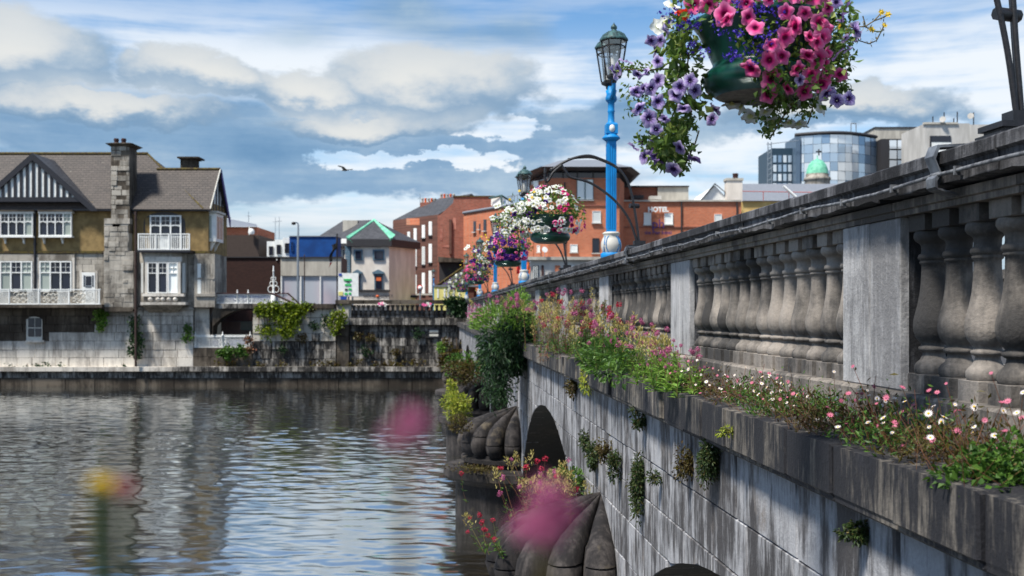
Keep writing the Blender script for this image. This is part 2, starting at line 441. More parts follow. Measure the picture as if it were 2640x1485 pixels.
M['concrete_w'] = surf('white_concrete', lin(198, 194, 188), lin(172, 168, 162), .5, .85, stretch=(1, 1, .25))
M['roofgrey'] = plain('grey_roof_sheet', lin(122, 126, 134), .6)
M['soffit'] = plain('dark_eaves_and_shade', lin(52, 50, 52), .6)
M['yellow_w'] = surf('yellow_render', lin(222, 192, 128), lin(200, 168, 108), .8, .85)
M['yellow_l'] = surf('pale_yellow_render', lin(228, 220, 140), lin(214, 204, 126), .8, .85)
M['redrail'] = plain('red_rail', lin(190, 90, 80), .5)
M['steel'] = plain('galvanised_steel', lin(150, 158, 166), .45, .5)
M['lampblue'] = surf('blue_lamp_paint', lin(12, 126, 192), lin(10, 92, 146), 7, .5, spec=.3, stretch=(1, 1, .35), lo=.45, hi=.75, bump=.25, bscale=60)
M['lamppale'] = surf('pale_blue_paint', lin(150, 196, 232), lin(132, 180, 220), 6, .45)
M['lampgreen'] = surf('verdigris_lantern', lin(70, 104, 104), lin(36, 48, 50), 20, .5, metal=.2)
M['lampdark'] = surf('dark_lantern_metal', lin(52, 48, 46), lin(30, 30, 32), 20, .45, metal=.2)
M['bowl'] = surf('green_plastic', lin(8, 70, 56), lin(6, 56, 46), 12, .3, spec=.5)
M['bowlb'] = surf('grey_underside', lin(110, 106, 100), lin(76, 72, 70), 30, .6)
M['soil'] = surf('dark_soil', lin(34, 28, 20), lin(22, 18, 14), 20, .95)
M['asphalt'] = surf('asphalt', lin(66, 66, 68), lin(54, 54, 56), 8, .9, bump=.2)
M['paving'] = surf('paving', lin(120, 116, 110), lin(98, 95, 90), 3, .9)
M['signgreen'] = plain('green_sign', lin(52, 190, 96), .5)
M['signblue'] = plain('blue_sign', lin(30, 70, 160), .5)
M['ink'] = plain('purple_lettering', lin(74, 40, 108), .5)
M['dark_ink'] = plain('dark_lettering', lin(70, 60, 60), .5)
M['red'] = plain('red_paint', lin(204, 44, 44), .5)
M['orange'] = plain('orange_paint', lin(226, 110, 60), .5)
M['navy'] = plain('navy_hoarding', lin(36, 52, 104), .5)
M['maroon'] = surf('maroon_corrugated', lin(70, 44, 42), lin(54, 34, 34), 3, .6)
M['pinkglass'] = None
def glassmat(name, c, rough=.06, spec=.8):
    m, g, p, o = newmat(name)
    pos = g.n('ShaderNodeNewGeometry').outputs['Position']
    oi = g.n('ShaderNodeObjectInfo').outputs['Random']
    k = g.m('ADD', .75, g.m('MULTIPLY', oi, .5)); cb = g.n('ShaderNodeCombineXYZ'); [g.put(cb.inputs[i], k) for i in range(3)]
    g.put(p.inputs['Base Color'], g.mix(1.0, c, cb.outputs[0], 'MULTIPLY')); p.inputs['Roughness'].default_value = rough; p.inputs['Specular IOR Level'].default_value = spec
    b = g.n('ShaderNodeBump'); b.inputs['Strength'].default_value = .06; b.inputs['Distance'].default_value = .05
    g.put(b.inputs['Height'], g.noise(pos, .8, 2)); g.put(p.inputs['Normal'], b.outputs[0])
    return m
M['glass'] = glassmat('window_glass', lin(34, 38, 52), .05, .5)
M['blind'] = glassmat('white_blind_behind_glass', lin(226, 228, 224), .25, .5)
M['curtain'] = glassmat('curtained_glass', lin(150, 158, 150), .15, .5)
M['pinkglass'] = surf('frosted_shopfront', lin(196, 150, 160), lin(176, 180, 188), .22, .25, spec=.6, detail=1)
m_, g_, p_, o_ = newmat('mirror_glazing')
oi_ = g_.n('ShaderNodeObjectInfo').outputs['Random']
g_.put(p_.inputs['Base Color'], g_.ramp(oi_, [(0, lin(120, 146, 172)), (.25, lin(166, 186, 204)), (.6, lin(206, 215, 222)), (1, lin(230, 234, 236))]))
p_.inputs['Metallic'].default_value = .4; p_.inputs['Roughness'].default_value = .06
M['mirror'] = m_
# clear lantern glass
m_, g_, p_, o_ = newmat('lantern_glass')
tr_ = g_.n('ShaderNodeBsdfTransparent'); gl_ = g_.n('ShaderNodeBsdfGlossy'); gl_.inputs['Roughness'].default_value = .08
mx_ = g_.n('ShaderNodeMixShader'); mx_.inputs[0].default_value = .22
g_.t.links.new(tr_.outputs[0], mx_.inputs[1]); g_.t.links.new(gl_.outputs[0], mx_.inputs[2]); g_.t.links.new(mx_.outputs[0], o_.inputs[0])
M['lglass'] = m_
M['frosted'] = plain('frosted_lamp_tube', lin(214, 214, 210), .4)
# foliage
M['leaf'] = leafmat('green_leaves', lin(42, 72, 26), lin(68, 102, 36), lin(94, 128, 50), lin(52, 86, 32))
M['leaf_dk'] = leafmat('dark_leaves', lin(20, 40, 22), lin(36, 64, 34), lin(54, 84, 44))
M['leaf_lt'] = leafmat('bright_leaves', lin(78, 116, 36), lin(108, 148, 54), lin(140, 172, 78), lin(64, 98, 34))
M['leaf_yl'] = leafmat('yellow_green_leaves', lin(128, 144, 40), lin(170, 178, 60), lin(96, 118, 36), lin(196, 190, 84))
M['leaf_basket'] = leafmat('basket_leaves', lin(52, 78, 26), lin(88, 118, 44), lin(116, 142, 62), lin(66, 96, 34), lin(160, 172, 96))
M['ivy'] = leafmat('ivy_leaves', lin(66, 84, 18), lin(100, 122, 26), lin(150, 164, 34), lin(48, 64, 18))
M['moss_pl'] = leafmat('mossy_wall_growth', lin(70, 62, 26), lin(96, 88, 34), lin(58, 44, 26), lin(84, 66, 34))
M['wallfern'] = leafmat('wall_plant_leaves', lin(36, 54, 26), lin(54, 76, 36), lin(72, 88, 44), lin(78, 66, 38))
M['plume'] = leafmat('yellow_seed_plumes', lin(178, 164, 92), lin(206, 192, 124), lin(152, 148, 76), lin(186, 150, 100))
M['stem'] = leafmat('stems', lin(96, 108, 52), lin(120, 104, 60), lin(78, 70, 46), trans=.1)
M['drystem'] = leafmat('dry_reddish_stems', lin(110, 62, 50), lin(132, 92, 64), lin(88, 70, 44), trans=.1)
M['val_pink'] = leafmat('pink_valerian', lin(176, 84, 128), lin(204, 120, 160), lin(150, 60, 104), trans=.3)
M['val_red'] = leafmat('crimson_valerian', lin(176, 30, 60), lin(204, 56, 88), lin(140, 22, 48), trans=.3)
M['pet_pink'] = flowermat('pink_petunia', lin(116, 6, 64), lin(238, 62, 142), lin(250, 146, 194))
M['pet_mag'] = flowermat('magenta_petunia', lin(90, 4, 50), lin(214, 30, 110), lin(228, 70, 140))
M['pet_lav'] = flowermat('veined_lavender_petunia', lin(44, 20, 74), lin(160, 134, 200), lin(212, 200, 232), .22)
M['pet_vio'] = flowermat('dusky_violet_petunia', lin(40, 20, 64), lin(112, 84, 150), lin(150, 124, 180), .2)
M['pet_white'] = flowermat('white_petunia', lin(196, 196, 130), lin(236, 236, 228), lin(246, 246, 242))
M['pet_purple'] = flowermat('purple_petunia', lin(34, 10, 60), lin(74, 28, 120), lin(100, 44, 150))
M['lobelia'] = leafmat('violet_lobelia', lin(60, 36, 160), lin(84, 60, 190), lin(50, 28, 130), trans=.3)
M['yellow'] = leafmat('yellow_petals', lin(238, 206, 50), lin(222, 186, 36), trans=.3)
M['orangefl'] = leafmat('orange_petals', lin(240, 96, 50), lin(226, 70, 50), trans=.3)
M['daisy'] = leafmat('white_daisy_petals', lin(236, 232, 228), lin(226, 214, 218), trans=.2)
M['daisyp'] = leafmat('pink_daisy_petals', lin(206, 120, 146), lin(188, 96, 120), trans=.2)
M['gull'] = plain('grey_brown_plumage', lin(96, 92, 84), .8)


def children_copy(src, name=None):
    """a copy of a thing with its parts and sub-parts"""
    def rec(o, par):
        c = o.copy(); COL.objects.link(c); c.parent = par
        for ch in kids.get(o, []): rec(ch, c)
        return c
    kids = {}
    for ob in COL.objects:
        if ob.parent: kids.setdefault(ob.parent, []).append(ob)
    return rec(src, None)
# ------------------------------------------------------------------ water and ground
import numpy as np
m_, g_, p_, o_ = newmat('river_water')
g_.t.nodes.remove(p_)
df_ = g_.n('ShaderNodeBsdfDiffuse'); df_.inputs[0].default_value = lin(46, 40, 28)
gs_ = g_.n('ShaderNodeBsdfGlossy'); gs_.inputs['Roughness'].default_value = .09; gs_.inputs[0].default_value = (.92, .97, 1, 1)
fr_ = g_.n('ShaderNodeFresnel'); fr_.inputs[0].default_value = 1.33
mx_ = g_.n('ShaderNodeMixShader'); g_.put(mx_.inputs[0], g_.m('MULTIPLY_ADD', fr_.outputs[0], .65, .54, clamp=True))
g_.t.links.new(df_.outputs[0], mx_.inputs[1]); g_.t.links.new(gs_.outputs[0], mx_.inputs[2]); g_.t.links.new(mx_.outputs[0], o_.inputs[0])
M['water'] = m_
def water_sheet():
    """rippled surface: many small waves of mixed heading, livelier in some patches"""
    xs = np.concatenate([[-160, -90, -60], np.arange(-36, 8, .095), [14, 30, 90]]); ys = np.concatenate([[-6, 2, 8, 12], np.arange(16, 67.45, .075)])
    X, Y = np.meshgrid(xs, ys); rs = np.random.RandomState(5); H = np.zeros_like(X)
    for i in range(110):
        lam = math.exp(rs.uniform(math.log(.24), math.log(1.5))); th = rs.normal(1.25, .75); k = 2 * math.pi / lam
        H += .0018 * lam ** .62 * np.sin(k * (X * math.cos(th) + Y * math.sin(th)) + rs.uniform(0, 6.28) + .6 * np.sin(.21 * X + .13 * Y + i))
    patch = .72 + .38 * np.sin(.17 * X + .31 * Y + 1.2 * np.sin(.11 * X - .07 * Y)) * np.sin(.09 * X - .23 * Y + 2)
    H *= patch * .55; edge = (X > -37) & (X < 8.5) & (Y > 15); H = np.where(edge, H, 0) - .03
    n, m = X.shape; v = np.stack([X, Y, H], -1).reshape(-1, 3); i = np.arange((n - 1) * m).reshape(n - 1, m)[:, :-1].ravel()
    f = np.stack([i, i + 1, i + m + 1, i + m], -1)
    me = bpy.data.meshes.new('river'); me.vertices.add(len(v)); me.vertices.foreach_set('co', v.ravel()); me.loops.add(f.size); me.loops.foreach_set('vertex_index', f.ravel().astype(np.int32))
    me.polygons.add(len(f)); me.polygons.foreach_set('loop_start', np.arange(0, f.size, 4, dtype=np.int32)); me.polygons.foreach_set('use_smooth', np.ones(len(f), dtype=bool)); me.update(calc_edges=True); me.materials.append(M['water'])
    o = bpy.data.objects.new('river', me); COL.objects.link(o); o['kind'] = 'structure'
water_sheet()
mb = MB(); mb.add([(-700, 66.9, 3.92), (700, 66.9, 3.92), (700, 1500, 3.92), (-700, 1500, 3.92)], [(0, 1, 2, 3)])
tag(mb.build('street_ground', M['asphalt']), kind='structure')
mb = MB(); mb.add([(-160, -6, -2), (90, -6, -2), (90, 68, -2), (-160, 68, -2)], [(0, 1, 2, 3)])
tag(mb.build('river_bed', M['soil']), kind='structure')
# the wall top the photographer leans over, on the near bank
mb = MB()
mb.box(-30, 1.9, -6, .75, -2, 4.05); mb.box(-30, 1.9, .02, .95, 4.05, 4.17)
tag(mb.build('near_quay', M['quay']), kind='structure')

# ------------------------------------------------------------------ the bridge
Z = EYE
bridge = thing('stone_bridge', 'grey stone arch bridge with balustrade running from right edge to far quay', 'bridge', (0, 0, 0), AL)
YN, YF = 2.2, 66.4
PIERS0, PITCH = 5.87, 4.55
ARCH = [6.5 + 11.47 * k for k in range(6)]; PIERY = [12.24 + 11.47 * k for k in range(5)]
SPX = 1.97
def crown(c): return 1.74 if c < 8 else 1.57          # the first arch sits a little lower
def arch(y):
    for c in ARCH:
        t = (y - c) / 4.5
        if abs(t) < 1: return Z - crown(c) - (4.27 - crown(c)) * (1 - math.sqrt(1 - t * t))
    return -1.0
fy = lambda u, v, w: (u, w, v)          # profile (x,z) swept along y
fx = lambda u, v, w: (w, u, v)          # face (y,z) pushed along x
# coping stones and frieze stones
y = YN; k = 0
while y < YF:
    L = rnd.uniform(.95, 1.35) if y < 30 else rnd.uniform(1.6, 2.4)
    y1 = min(YF, y + L); j = rnd.uniform(-.006, .006); jz = rnd.uniform(-.004, .004); g0 = .004
    prof = [(2.34 + j, Z + .728 + jz), (2.352 + j, Z + .737 + jz), (2.6, Z + .752 + jz), (2.83, Z + .735 + jz), (2.83, Z + .574), (2.36 + j, Z + .574), (2.36 + j, Z + .664 + jz), (2.34 + j, Z + .676 + jz)]
    mb = MB()
    # broken drip edge along the bottom of the fascia
    n = max(2, int((y1 - y) / .09)) if y < 16 else 1
    ys = [y + g0 + (y1 - y - 2 * g0) * i / n for i in range(n + 1)]
    for i in range(n + 1):
        dz = -rnd.random() ** 3 * .022 if y < 16 else 0
        mb.v += [(u, ys[i], v + (dz + .018 if q == 5 else 0)) for q, (u, v) in enumerate(prof)]
    m = len(prof)
    for i in range(n):
        for q in range(m): mb.f.append((i * m + q, i * m + (q + 1) % m, (i + 1) * m + (q + 1) % m, (i + 1) * m + q)); mb.sm.append(False)
    mb.f.append(tuple(range(m))); mb.f.append(tuple(range(n * m + m - 1, n * m - 1, -1))); mb.sm += [False, False]
    mb.build('coping_stone', M['coping'], bridge, True)
    MB().prism([(2.435, Z + .572), (2.435, Z + .53), (2.45, Z + .525), (2.45, Z + .497), (2.80, Z + .497), (2.80, Z + .572)], fy, y1 - .003, y + .003).build('frieze_stone', M['parapet'], bridge, True)
    y = y1
# cornice stones: the deep projecting ledge below the balustrade
y = YN
while y < YF:
    L = rnd.uniform(.56, .68) if y < 26 else rnd.uniform(1.4, 2.2)
    y1 = min(YF, y + L); j = rnd.uniform(-.020, .020); jz = rnd.uniform(-.016, .010)
    prof = [(1.85 + j, Z - .60 + jz), (1.85 + j, Z - .835), (1.872, Z - .85), (1.872, Z - .868), (1.905, Z - .875), (1.93, Z - .90), (1.96, Z - .905), (2.45, Z - .905), (2.45, Z - .585 + jz)]
    MB().prism(prof, fy, y1 - .006, y + .006, .010).build('cornice_stone', M['cornice'], bridge, True)
    y = y1
# dado course under the balustrade
y = YN
while y < YF:
    y1 = min(YF, y + rnd.uniform(1.2, 1.7)); j = rnd.uniform(-.004, .004)
    MB().prism([(2.40 + j, Z - .60), (2.40 + j, Z - .425), (2.415 + j, Z - .41), (2.82, Z - .41), (2.82, Z - .60)], fy, y1 - .003, y + .003).build('dado_stone', M['parapet'], bridge, True)
    y = y1
# balusters
prof = [(0, .088), (.02, .096), (.055, .095), (.08, .082), (.10, .066), (.13, .056), (.15, .054), (.158, .066), (.168, .074), (.185, .074), (.195, .064), (.205, .060), (.225, .072), (.26, .090), (.30, .099), (.34, .101), (.38, .098), (.43, .089), (.49, .078),
        (.56, .069), (.64, .063), (.72, .060), (.765, .060), (.772, .068), (.785, .070), (.795, .064), (.80, .072), (.815, .078), (.835, .074), (.845, .062), (.87, .060), (.90, .062), (.915, .070), (.93, .088), (.955, .098), (.985, .096), (1.0, .088)]
BZ0, BZ1 = Z - .312, Z + .412
def baluster_mesh(n):
    mb = MB(); mb.lathe([(r, t * (BZ1 - BZ0)) for (t, r) in prof], (0, 0, 0), n)
    mb.prism([(-.094, -.090), (.094, -.090), (.094, .090), (-.094, .090)], lambda u, v, w: (u, v, w), BZ1 - BZ0 + .083, BZ1 - BZ0 + .001, .003)
    mb.prism([(-.098, -.094), (.098, -.094), (.098, .094), (-.098, .094)], lambda u, v, w: (u, v, w), -.098, -.001, .003)
    return mb.mesh('baluster', M['baluster'])
bal_hi, bal_lo = baluster_mesh(28), baluster_mesh(12)
pier_y = [PIERS0 + PITCH * k for k in range(-1, 14) if PIERS0 + PITCH * k < YF - .4]
for k, py in enumerate(pier_y):
    # pedestal: two upright slabs with a joint, a moulded margin on the far ones
    for s in (0, 1):
        a = py - .385 + .386 * s + .002; b = a + .382
        MB().prism([(a, Z - .409), (b, Z - .409), (b, Z + .495), (a, Z + .495)], fx, 2.51, 2.462 - .004 * s, .006).build('pedestal_slab', M['pedestal'], bridge, True)
    MB().prism([(py - .378, Z - .409), (py + .378, Z - .409), (py + .378, Z + .495), (py - .378, Z + .495)], fx, 2.82, 2.512, .0).build('pedestal_core', M['coping'], bridge, True)
    if k + 1 < len(pier_y):
        a = py + .385; b = pier_y[k + 1] - .385; n = 14; st = (b - a) / n
        for i in range(n):
            yy = a + st * (i + .5)
            if yy < 2.9: continue
            o = bpy.data.objects.new('baluster', bal_hi if yy < 13 else bal_lo); COL.objects.link(o); o.parent = bridge
            o.location = (2.575 + rnd.uniform(-.003, .003), yy + rnd.uniform(-.004, .004), BZ0); o.rotation_euler = (0, 0, rnd.uniform(-.02, .02) + math.pi / 2 * rnd.randrange(4))
# spandrel blocks over and between the arches
zc = [Z - .905]; 
while zc[-1] > .1: zc.append(zc[-1] - rnd.choice((.36, .42, .46)))
for r in range(len(zc) - 1):
    z1, z0 = zc[r], zc[r + 1]; y = 1.9 + rnd.random() * .6
    while y < 37:
        y1 = y + rnd.uniform(.75, 1.35); g0 = .006
        ns = 8; ys = [y + g0 + (y1 - y - 2 * g0) * i / ns for i in range(ns + 1)]
        low = [max(z0 + g0, arch(q)) for q in ys]
        if min(low) < z1 - .02:
            run = [(q, l) for q, l in zip(ys, low) if l < z1 - .015]
            if len(run) > 1:
                if all(abs(l - z0 - g0) < 1e-6 for _, l in run): run = [run[0], run[-1]]
                pts = run + [(run[-1][0], z1), (run[0][0], z1)]
                MB().prism(pts, fx, SPX + .25, SPX + rnd.uniform(-.009, .006), .012).build('spandrel_block', M['spandrel'], bridge, True)
        y = y1
# wall core behind the blocks, vaults, deck, far parapet
mb = MB(); ys = [YN - .5 + .25 * i for i in range(int((YF + 1.3 - YN) / .25))]
for xx in (SPX + .02, 10.4):
    vs = []
    for q in ys: vs += [(xx, q, max(arch(q) - .0, -1.5)), (xx, q, Z - .65)]
    mb.add(vs, [(2 * i, 2 * i + 2, 2 * i + 3, 2 * i + 1) for i in range(len(ys) - 1)])
mb.build('spandrel_core', M['spandrel'], bridge, True)
mb = MB()
for c in ARCH:
    n = 28; vs = []
    for i in range(n + 1):
        a = math.pi * i / n; yy = c - 4.5 * math.cos(a); zz = Z - 4.27 + (4.27 - crown(c)) * math.sin(a)
        vs += [(SPX + .004, yy, zz), (10.4, yy, zz)]
    vs = [(SPX + .004, c - 4.5, -1.5), (10.4, c - 4.5, -1.5)] + vs + [(SPX + .004, c + 4.5, -1.5), (10.4, c + 4.5, -1.5)]
    mb.add(vs, [(2 * i, 2 * i + 1, 2 * i + 3, 2 * i + 2) for i in range(n + 2)], True)
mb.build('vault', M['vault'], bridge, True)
MB().box(2.3, 10.1, YN - .4, YF + .6, Z - .75, Z - .585).build('deck', M['asphalt'], bridge, True)
MB().box(2.822, 5.0, YN - .4, YF + .6, Z - .584, Z - .45).build('footpath', M['paving'], bridge, True)
mb = MB(); mb.box(9.9, 10.2, YN, YF, Z - .6, Z + .57)
mb.box(9.8, 10.3, YN, YF, Z + .575, Z + .73)
mb.build('far_parapet', M['parapet'], bridge, True)
# cutwaters: shell-like heads of bulging stones on a moulded slab over a round shaft
LP = [(.0, .02), (.30, -.06), (.70, -.17), (.98, -.28), (1.17, -.42), (1.29, -.58), (1.33, -.74), (1.29, -.90), (1.20, -1.0)]
NL = 9
for q, py in enumerate(PIERY[:4]):
    z0 = Z - 2.06
    cw = MB()
    n = 24
    for prof in ([(1.10, -.98), (1.12, -1.04), (1.24, -1.06), (1.24, -1.14), (1.16, -1.18), (1.16, -1.24), (1.58, -1.27), (1.62, -1.29), (1.62, -1.45), (1.58, -1.48), (1.46, -1.54), (1.40, -1.58), (1.36, -1.60), (1.36, -3.6)],):
        vs = []
        for (r, z) in prof:
            for i in range(n + 1):
                a = math.pi / 2 + math.pi * i / n
                vs.append((SPX + .02 + r * math.cos(a), py + r * .98 * math.sin(a), z0 + z))
        m = n + 1
        cw.add(vs, [(i * m + j, i * m + j + 1, (i + 1) * m + j + 1, (i + 1) * m + j) for i in range(len(prof) - 1) for j in range(n)])
    cwo = cw.build('cutwater', M['cutwater'], bridge, True)
    for L in range(NL):
        a0 = math.pi / 2 + math.pi * L / NL; nn = 8; cut = rnd.choice((5, 6))
        for LPp in (LP[:cut] + [(LP[cut][0] - .004, LP[cut][1] + .016)], [(LP[cut][0] - .03, LP[cut][1] + .002)] + [(LP[cut][0] + .004, LP[cut][1] - .012)] + LP[cut + 1:]):
          mb = MB(); vs = []
          for (r, z) in LPp:
            for i in range(nn + 1):
                t = i / nn; a = a0 + math.pi / NL * (.02 + .96 * t)
                rr = r * (1 - .19 * (1 - math.sqrt(max(0, 1 - (2 * t - 1) ** 2)))) + rnd.uniform(-.004, .004)
                vs.append((SPX + .02 + rr * math.cos(a), py + rr * .98 * math.sin(a), z0 + z - (.11 * (1 - math.sqrt(max(0, 1 - (2 * t - 1) ** 2))) if .2 < r < 1.1 else 0)))
          m = nn + 1
          mb.add(vs, [(i * m + j, i * m + j + 1, (i + 1) * m + j + 1, (i + 1) * m + j) for i in range(len(LPp) - 1) for j in range(nn)], True)
          mb.build('lobe_stone', M['cutwater'], cwo, True)
# service cable clipped under the coping, and the straps that hold it
mb = MB(); pts = []
y = YN
while y < 40:
    pts.append((2.332 + rnd.uniform(-.003, .003), y, Z + .622 + .006 * math.sin(y * 3.1) + rnd.uniform(-.004, .004))); y += .22
mb.tube(pts, .0095, 6)
for i in range(2, len(pts) - 1, 3): mb.box(2.318, 2.362, pts[i][1] - .008, pts[i][1] + .008, pts[i][2] - .02, pts[i][2] + .02)
mb.build('service_cable', surf('lead_grey_cable', lin(120, 122, 126), lin(60, 60, 64), 20, .5), bridge, True)
for yy in (4.83, 12.55, 20.6):
    mb = MB(); path = [(2.50, Z + .762), (2.335, Z + .752), (2.315, Z + .70), (2.345, Z + .63), (2.322, Z + .60), (2.325, Z + .56), (2.42, Z + .535)]
    for i in range(len(path) - 1):
        (xa, za), (xb, zb) = path[i], path[i + 1]
        mb.add([(xa, yy - .045, za), (xa, yy + .045, za), (xb, yy + .045, zb), (xb, yy - .045, zb), (xa - .012, yy - .045, za + .012), (xa - .012, yy + .045, za + .012), (xb - .012, yy + .045, zb + .012), (xb - .012, yy - .045, zb + .012)],
               [(0, 1, 2, 3), (4, 7, 6, 5), (0, 4, 5, 1), (2, 6, 7, 3), (1, 5, 6, 2), (0, 3, 7, 4)])
    mb.build('metal_strap', surf('lead_strap', lin(136, 140, 146), lin(84, 86, 92), 10, .45, metal=.4), bridge, True)
# ------------------------------------------------------------------ far quay
D = 66.7
K = D / F
def course_blocks(parent, px0, px1, rows, d, matfn, wmin=30, wmax=64, depth=.3, jit=.03, mask=None, bev=.02):
    """dressed blocks in courses between photo columns px0..px1; rows = list of course edges (photo rows, top down)"""
    for r in range(len(rows) - 1):
        x = px0 - rnd.random() * 10
        while x < px1 - 4:
            w_ = rnd.uniform(wmin, wmax); xa, xb = max(px0, x), min(px1, x + w_)
            if px1 - xb < 8: xb = px1
            if mask is None or mask((xa + xb) / 2, (rows[r] + rows[r + 1]) / 2):
                a = PX(xa + .4, rows[r + 1] - .35, d); b = PX(xb - .4, rows[r] + .35, d)
                MB().prism([(a.x, a.z), (b.x, a.z), (b.x, b.z), (a.x, b.z)], lambda u, v, w: (u, w, v), d + depth, d + rnd.uniform(-jit, jit), bev).build('stone_block', matfn((xa + xb) / 2, (rows[r] + rows[r + 1]) / 2), parent)
            x = xb if xb < px1 else px1 + 1
def rows_(a, b, n):
    e = [a + (b - a) * i / n for i in range(n + 1)]
    return [e[0]] + [v + rnd.uniform(-2, 2) for v in e[1:-1]] + [e[-1]]
quay = thing('river_wall', 'low stone river wall with ledge along the far waterline', 'river wall', PX(500, 994, 66.2))
MB().pbox(-300, 1215, 958, 1012, 66.28, 1.2).build('wall_core', M['quay_dark'], quay)
course_blocks(quay, -60, 1150, [957, 975, 1003], 66.2, lambda x, y: M['quay'] if y < 975 else M['quay_dark'], 50, 110, .2)
x = -80
while x < 1150:
    w_ = rnd.uniform(60, 120)
    MB().pbox(x + .3, min(1152, x + w_) - .3, 946, 957.5, 65.95 + rnd.uniform(-.04, .04), 1.2).build('ledge_stone', M['quay_pale'] if x < 380 else M['quay'], quay); x += w_
# right-hand quay wall with its own balustrade
qw = thing('quay_wall', 'blackened stone quay wall carrying a short balustrade beside the bridge end', 'quay wall', PX(930, 945, D))
MB().pbox(651, 1230, 800, 950, D + .12, 1.5).build('wall_core', M['quay_dark'], qw)
course_blocks(qw, 652, 866, rows_(796, 945, 7), D, lambda x, y: M['rubble'] if (y < 870 and (x < 760 or y > 800) and rnd.random() < .85) else M['quay'], 18, 44, .3, .05)
course_blocks(qw, 902, 1195, rows_(838, 945, 6), D, lambda x, y: M['quay'], 22, 46, .3, .04)
course_blocks(qw, 868, 900, [796, 838, 868, 905, 945], D - .22, lambda x, y: M['quay_dark'] if y > 838 else M['rubble'], 40, 50, .5, .01)
course_blocks(qw, 651, 862, [783, 796], D - .25, lambda x, y: M['quay_dark'], 60, 90, 1.0, .02)
course_blocks(qw, 864, 1215, [773, 784], D - .35, lambda x, y: M['quay_dark'], 60, 100, .8, .02)
course_blocks(qw, 900, 1215, [820, 838], D - .32, lambda x, y: M['quay'], 60, 100, .8, .02)
MB().pbox(868, 905, 784, 820, D - .1, .5).build('pedestal', M['rubble'], qw)
MB().pbox(1150, 1170, 784, 820, D - .05, .45).build('pedestal', M['rubble'], qw)
for i in range(19):
    px = 912 + i * 12.6; a = PX(px, 819.5, D + .12)
    place(bal_lo, 'baluster', qw, (a.x, a.y, a.z + .098), scale=(1.25, 1.25, .86))
sgn = MB(); sgn.pbox(1104, 1133, 847, 871, D - .12, .06); so_ = sgn.build('wall_plaque', M['black'], qw)
for yy in (851, 861): MB().pbox(1107, 1130, yy, yy + 6, D - .14, .03).build('plaque_strip', M['offwhite'], so_)
# sunken terrace between house and quay wall
ter = thing('sunken_terrace', 'dark arched undercroft with maroon doors behind a white fence', 'undercroft', PX(600, 897, D))
MB().pbox(495, 652, 898, 947, D + .02, .5).build('front_wall', M['quay_dark'], ter)
course_blocks(ter, 497, 651, [896, 920, 946], D - .02, lambda x, y: M['quay_dark'], 40, 60, .2, .02)
mb = MB(); a = PX(497, 898, D); b = PX(660, 898, D + 6); mb.box(a.x, b.x, D + .5, D + 6, a.z - .2, a.z); mb.build('floor', M['paving'], ter)
mb = MB(); mb.pbox(540, 660, 786, 905, D + 4.5, .3); mb.build('back_wall', M['brown'], ter)
mb = MB()
for i in range(24): mb.pbox(570 + i * 3.4, 572.4 + i * 3.4, 800, 898, D + 1.7 + .04 * (i % 2), .08)
mb.build('corrugated_door', M['maroon'], ter)
MB().pbox(620, 650, 828, 852, D + 1.6, .1).build('dark_hatch', plain('dark_green_hatch', lin(26, 40, 40), .5), ter)
pts = [(548, 784), (655, 784), (655, 797)] + [(655 - 105 * t, 800 - 6 * math.sin(math.pi * .5 * (1 - t)) * (1 - t) + 40 * t ** 3) for t in [i / 10 for i in range(11)]] + [(548, 862)]
fn = lambda u, v, w: tuple(PX(u, v, D) * 1.0)[:1] + (w,) + (PX(u, v, D).z,)
MB().prism(pts[::-1], fn, D + 1.0, D - .05).build('arched_beam', M['quay_dark'], ter)
MB().pbox(552, 656, 782.6, 795, D - .12, .4).build('deck_edge', M['quay'], ter)


def railing(name, label, px0, px1, py0, py1, d, step, mat, posts=(), back=None, spear=True, group=None):
    o = thing(name, label, 'railing', PX((px0 + px1) / 2, py1, d), group=group)
    mb = MB(); x = px0
    while x <= px1:
        a = PX(x, py1, d); b = PX(x, py0, d); mb.box(a.x - .016, a.x + .016, d, d + .03, a.z, b.z)
        if spear: mb.add([(a.x - .04, d, b.z), (a.x + .04, d, b.z), (a.x, d + .015, b.z + .10)], [(0, 1, 2)])
        x += step
    mb.build('bars', mat, o)
    mb = MB(); mb.pbox(px0, px1, py0 + 1.2, py0 + 3.2, d - .03, .05); mb.build('top_rail', mat, o)
    mb = MB(); mb.pbox(px0, px1, py1 - 2.4, py1 - 1, d - .03, .05); mb.build('bottom_rail', mat, o)
    for p in posts:
        mb = MB(); a = PX(p, py1, d); b = PX(p, py0, d); h = b.z - a.z
        mb.lathe([(.06, 0), (.06, h), (.09, h + .02), (.09, h + .06), (.03, h + .12), (.05, h + .17), (.01, h + .28)], (a.x, d, a.z), 8); mb.build('post', mat, o)
        mb = MB()
        for q in (-1, 1):
            for t in (.3, .65): mb.tube([(a.x + q * (.14 + .09 * math.cos(z_)), d, a.z + h * t + .12 * math.sin(z_)) for z_ in [i * math.pi / 5 for i in range(11)]], .015, 4, False)
        mb.build('scroll_panel', mat, o)
    return o
tf = railing('terrace_fence', 'white spiked iron fence above the dark river wall below the arch', 501, 650, 866, 897, D + .1, 3.6, M['white'], (504, 574, 645))
MB().pbox(503, 648, 876, 897, D + .4, .05).build('backing_board', M['navy'], tf)
o = railing('deck_railing', 'white bar railing on the street deck right of the house', 552, 742, 758, 783.5, D + .1, 3.4, M['white'], (556, 612, 640), spear=False)
MB().pbox(556, 720, 762, 783, D + .35, .05).build('backing_board', M['navy'], o)
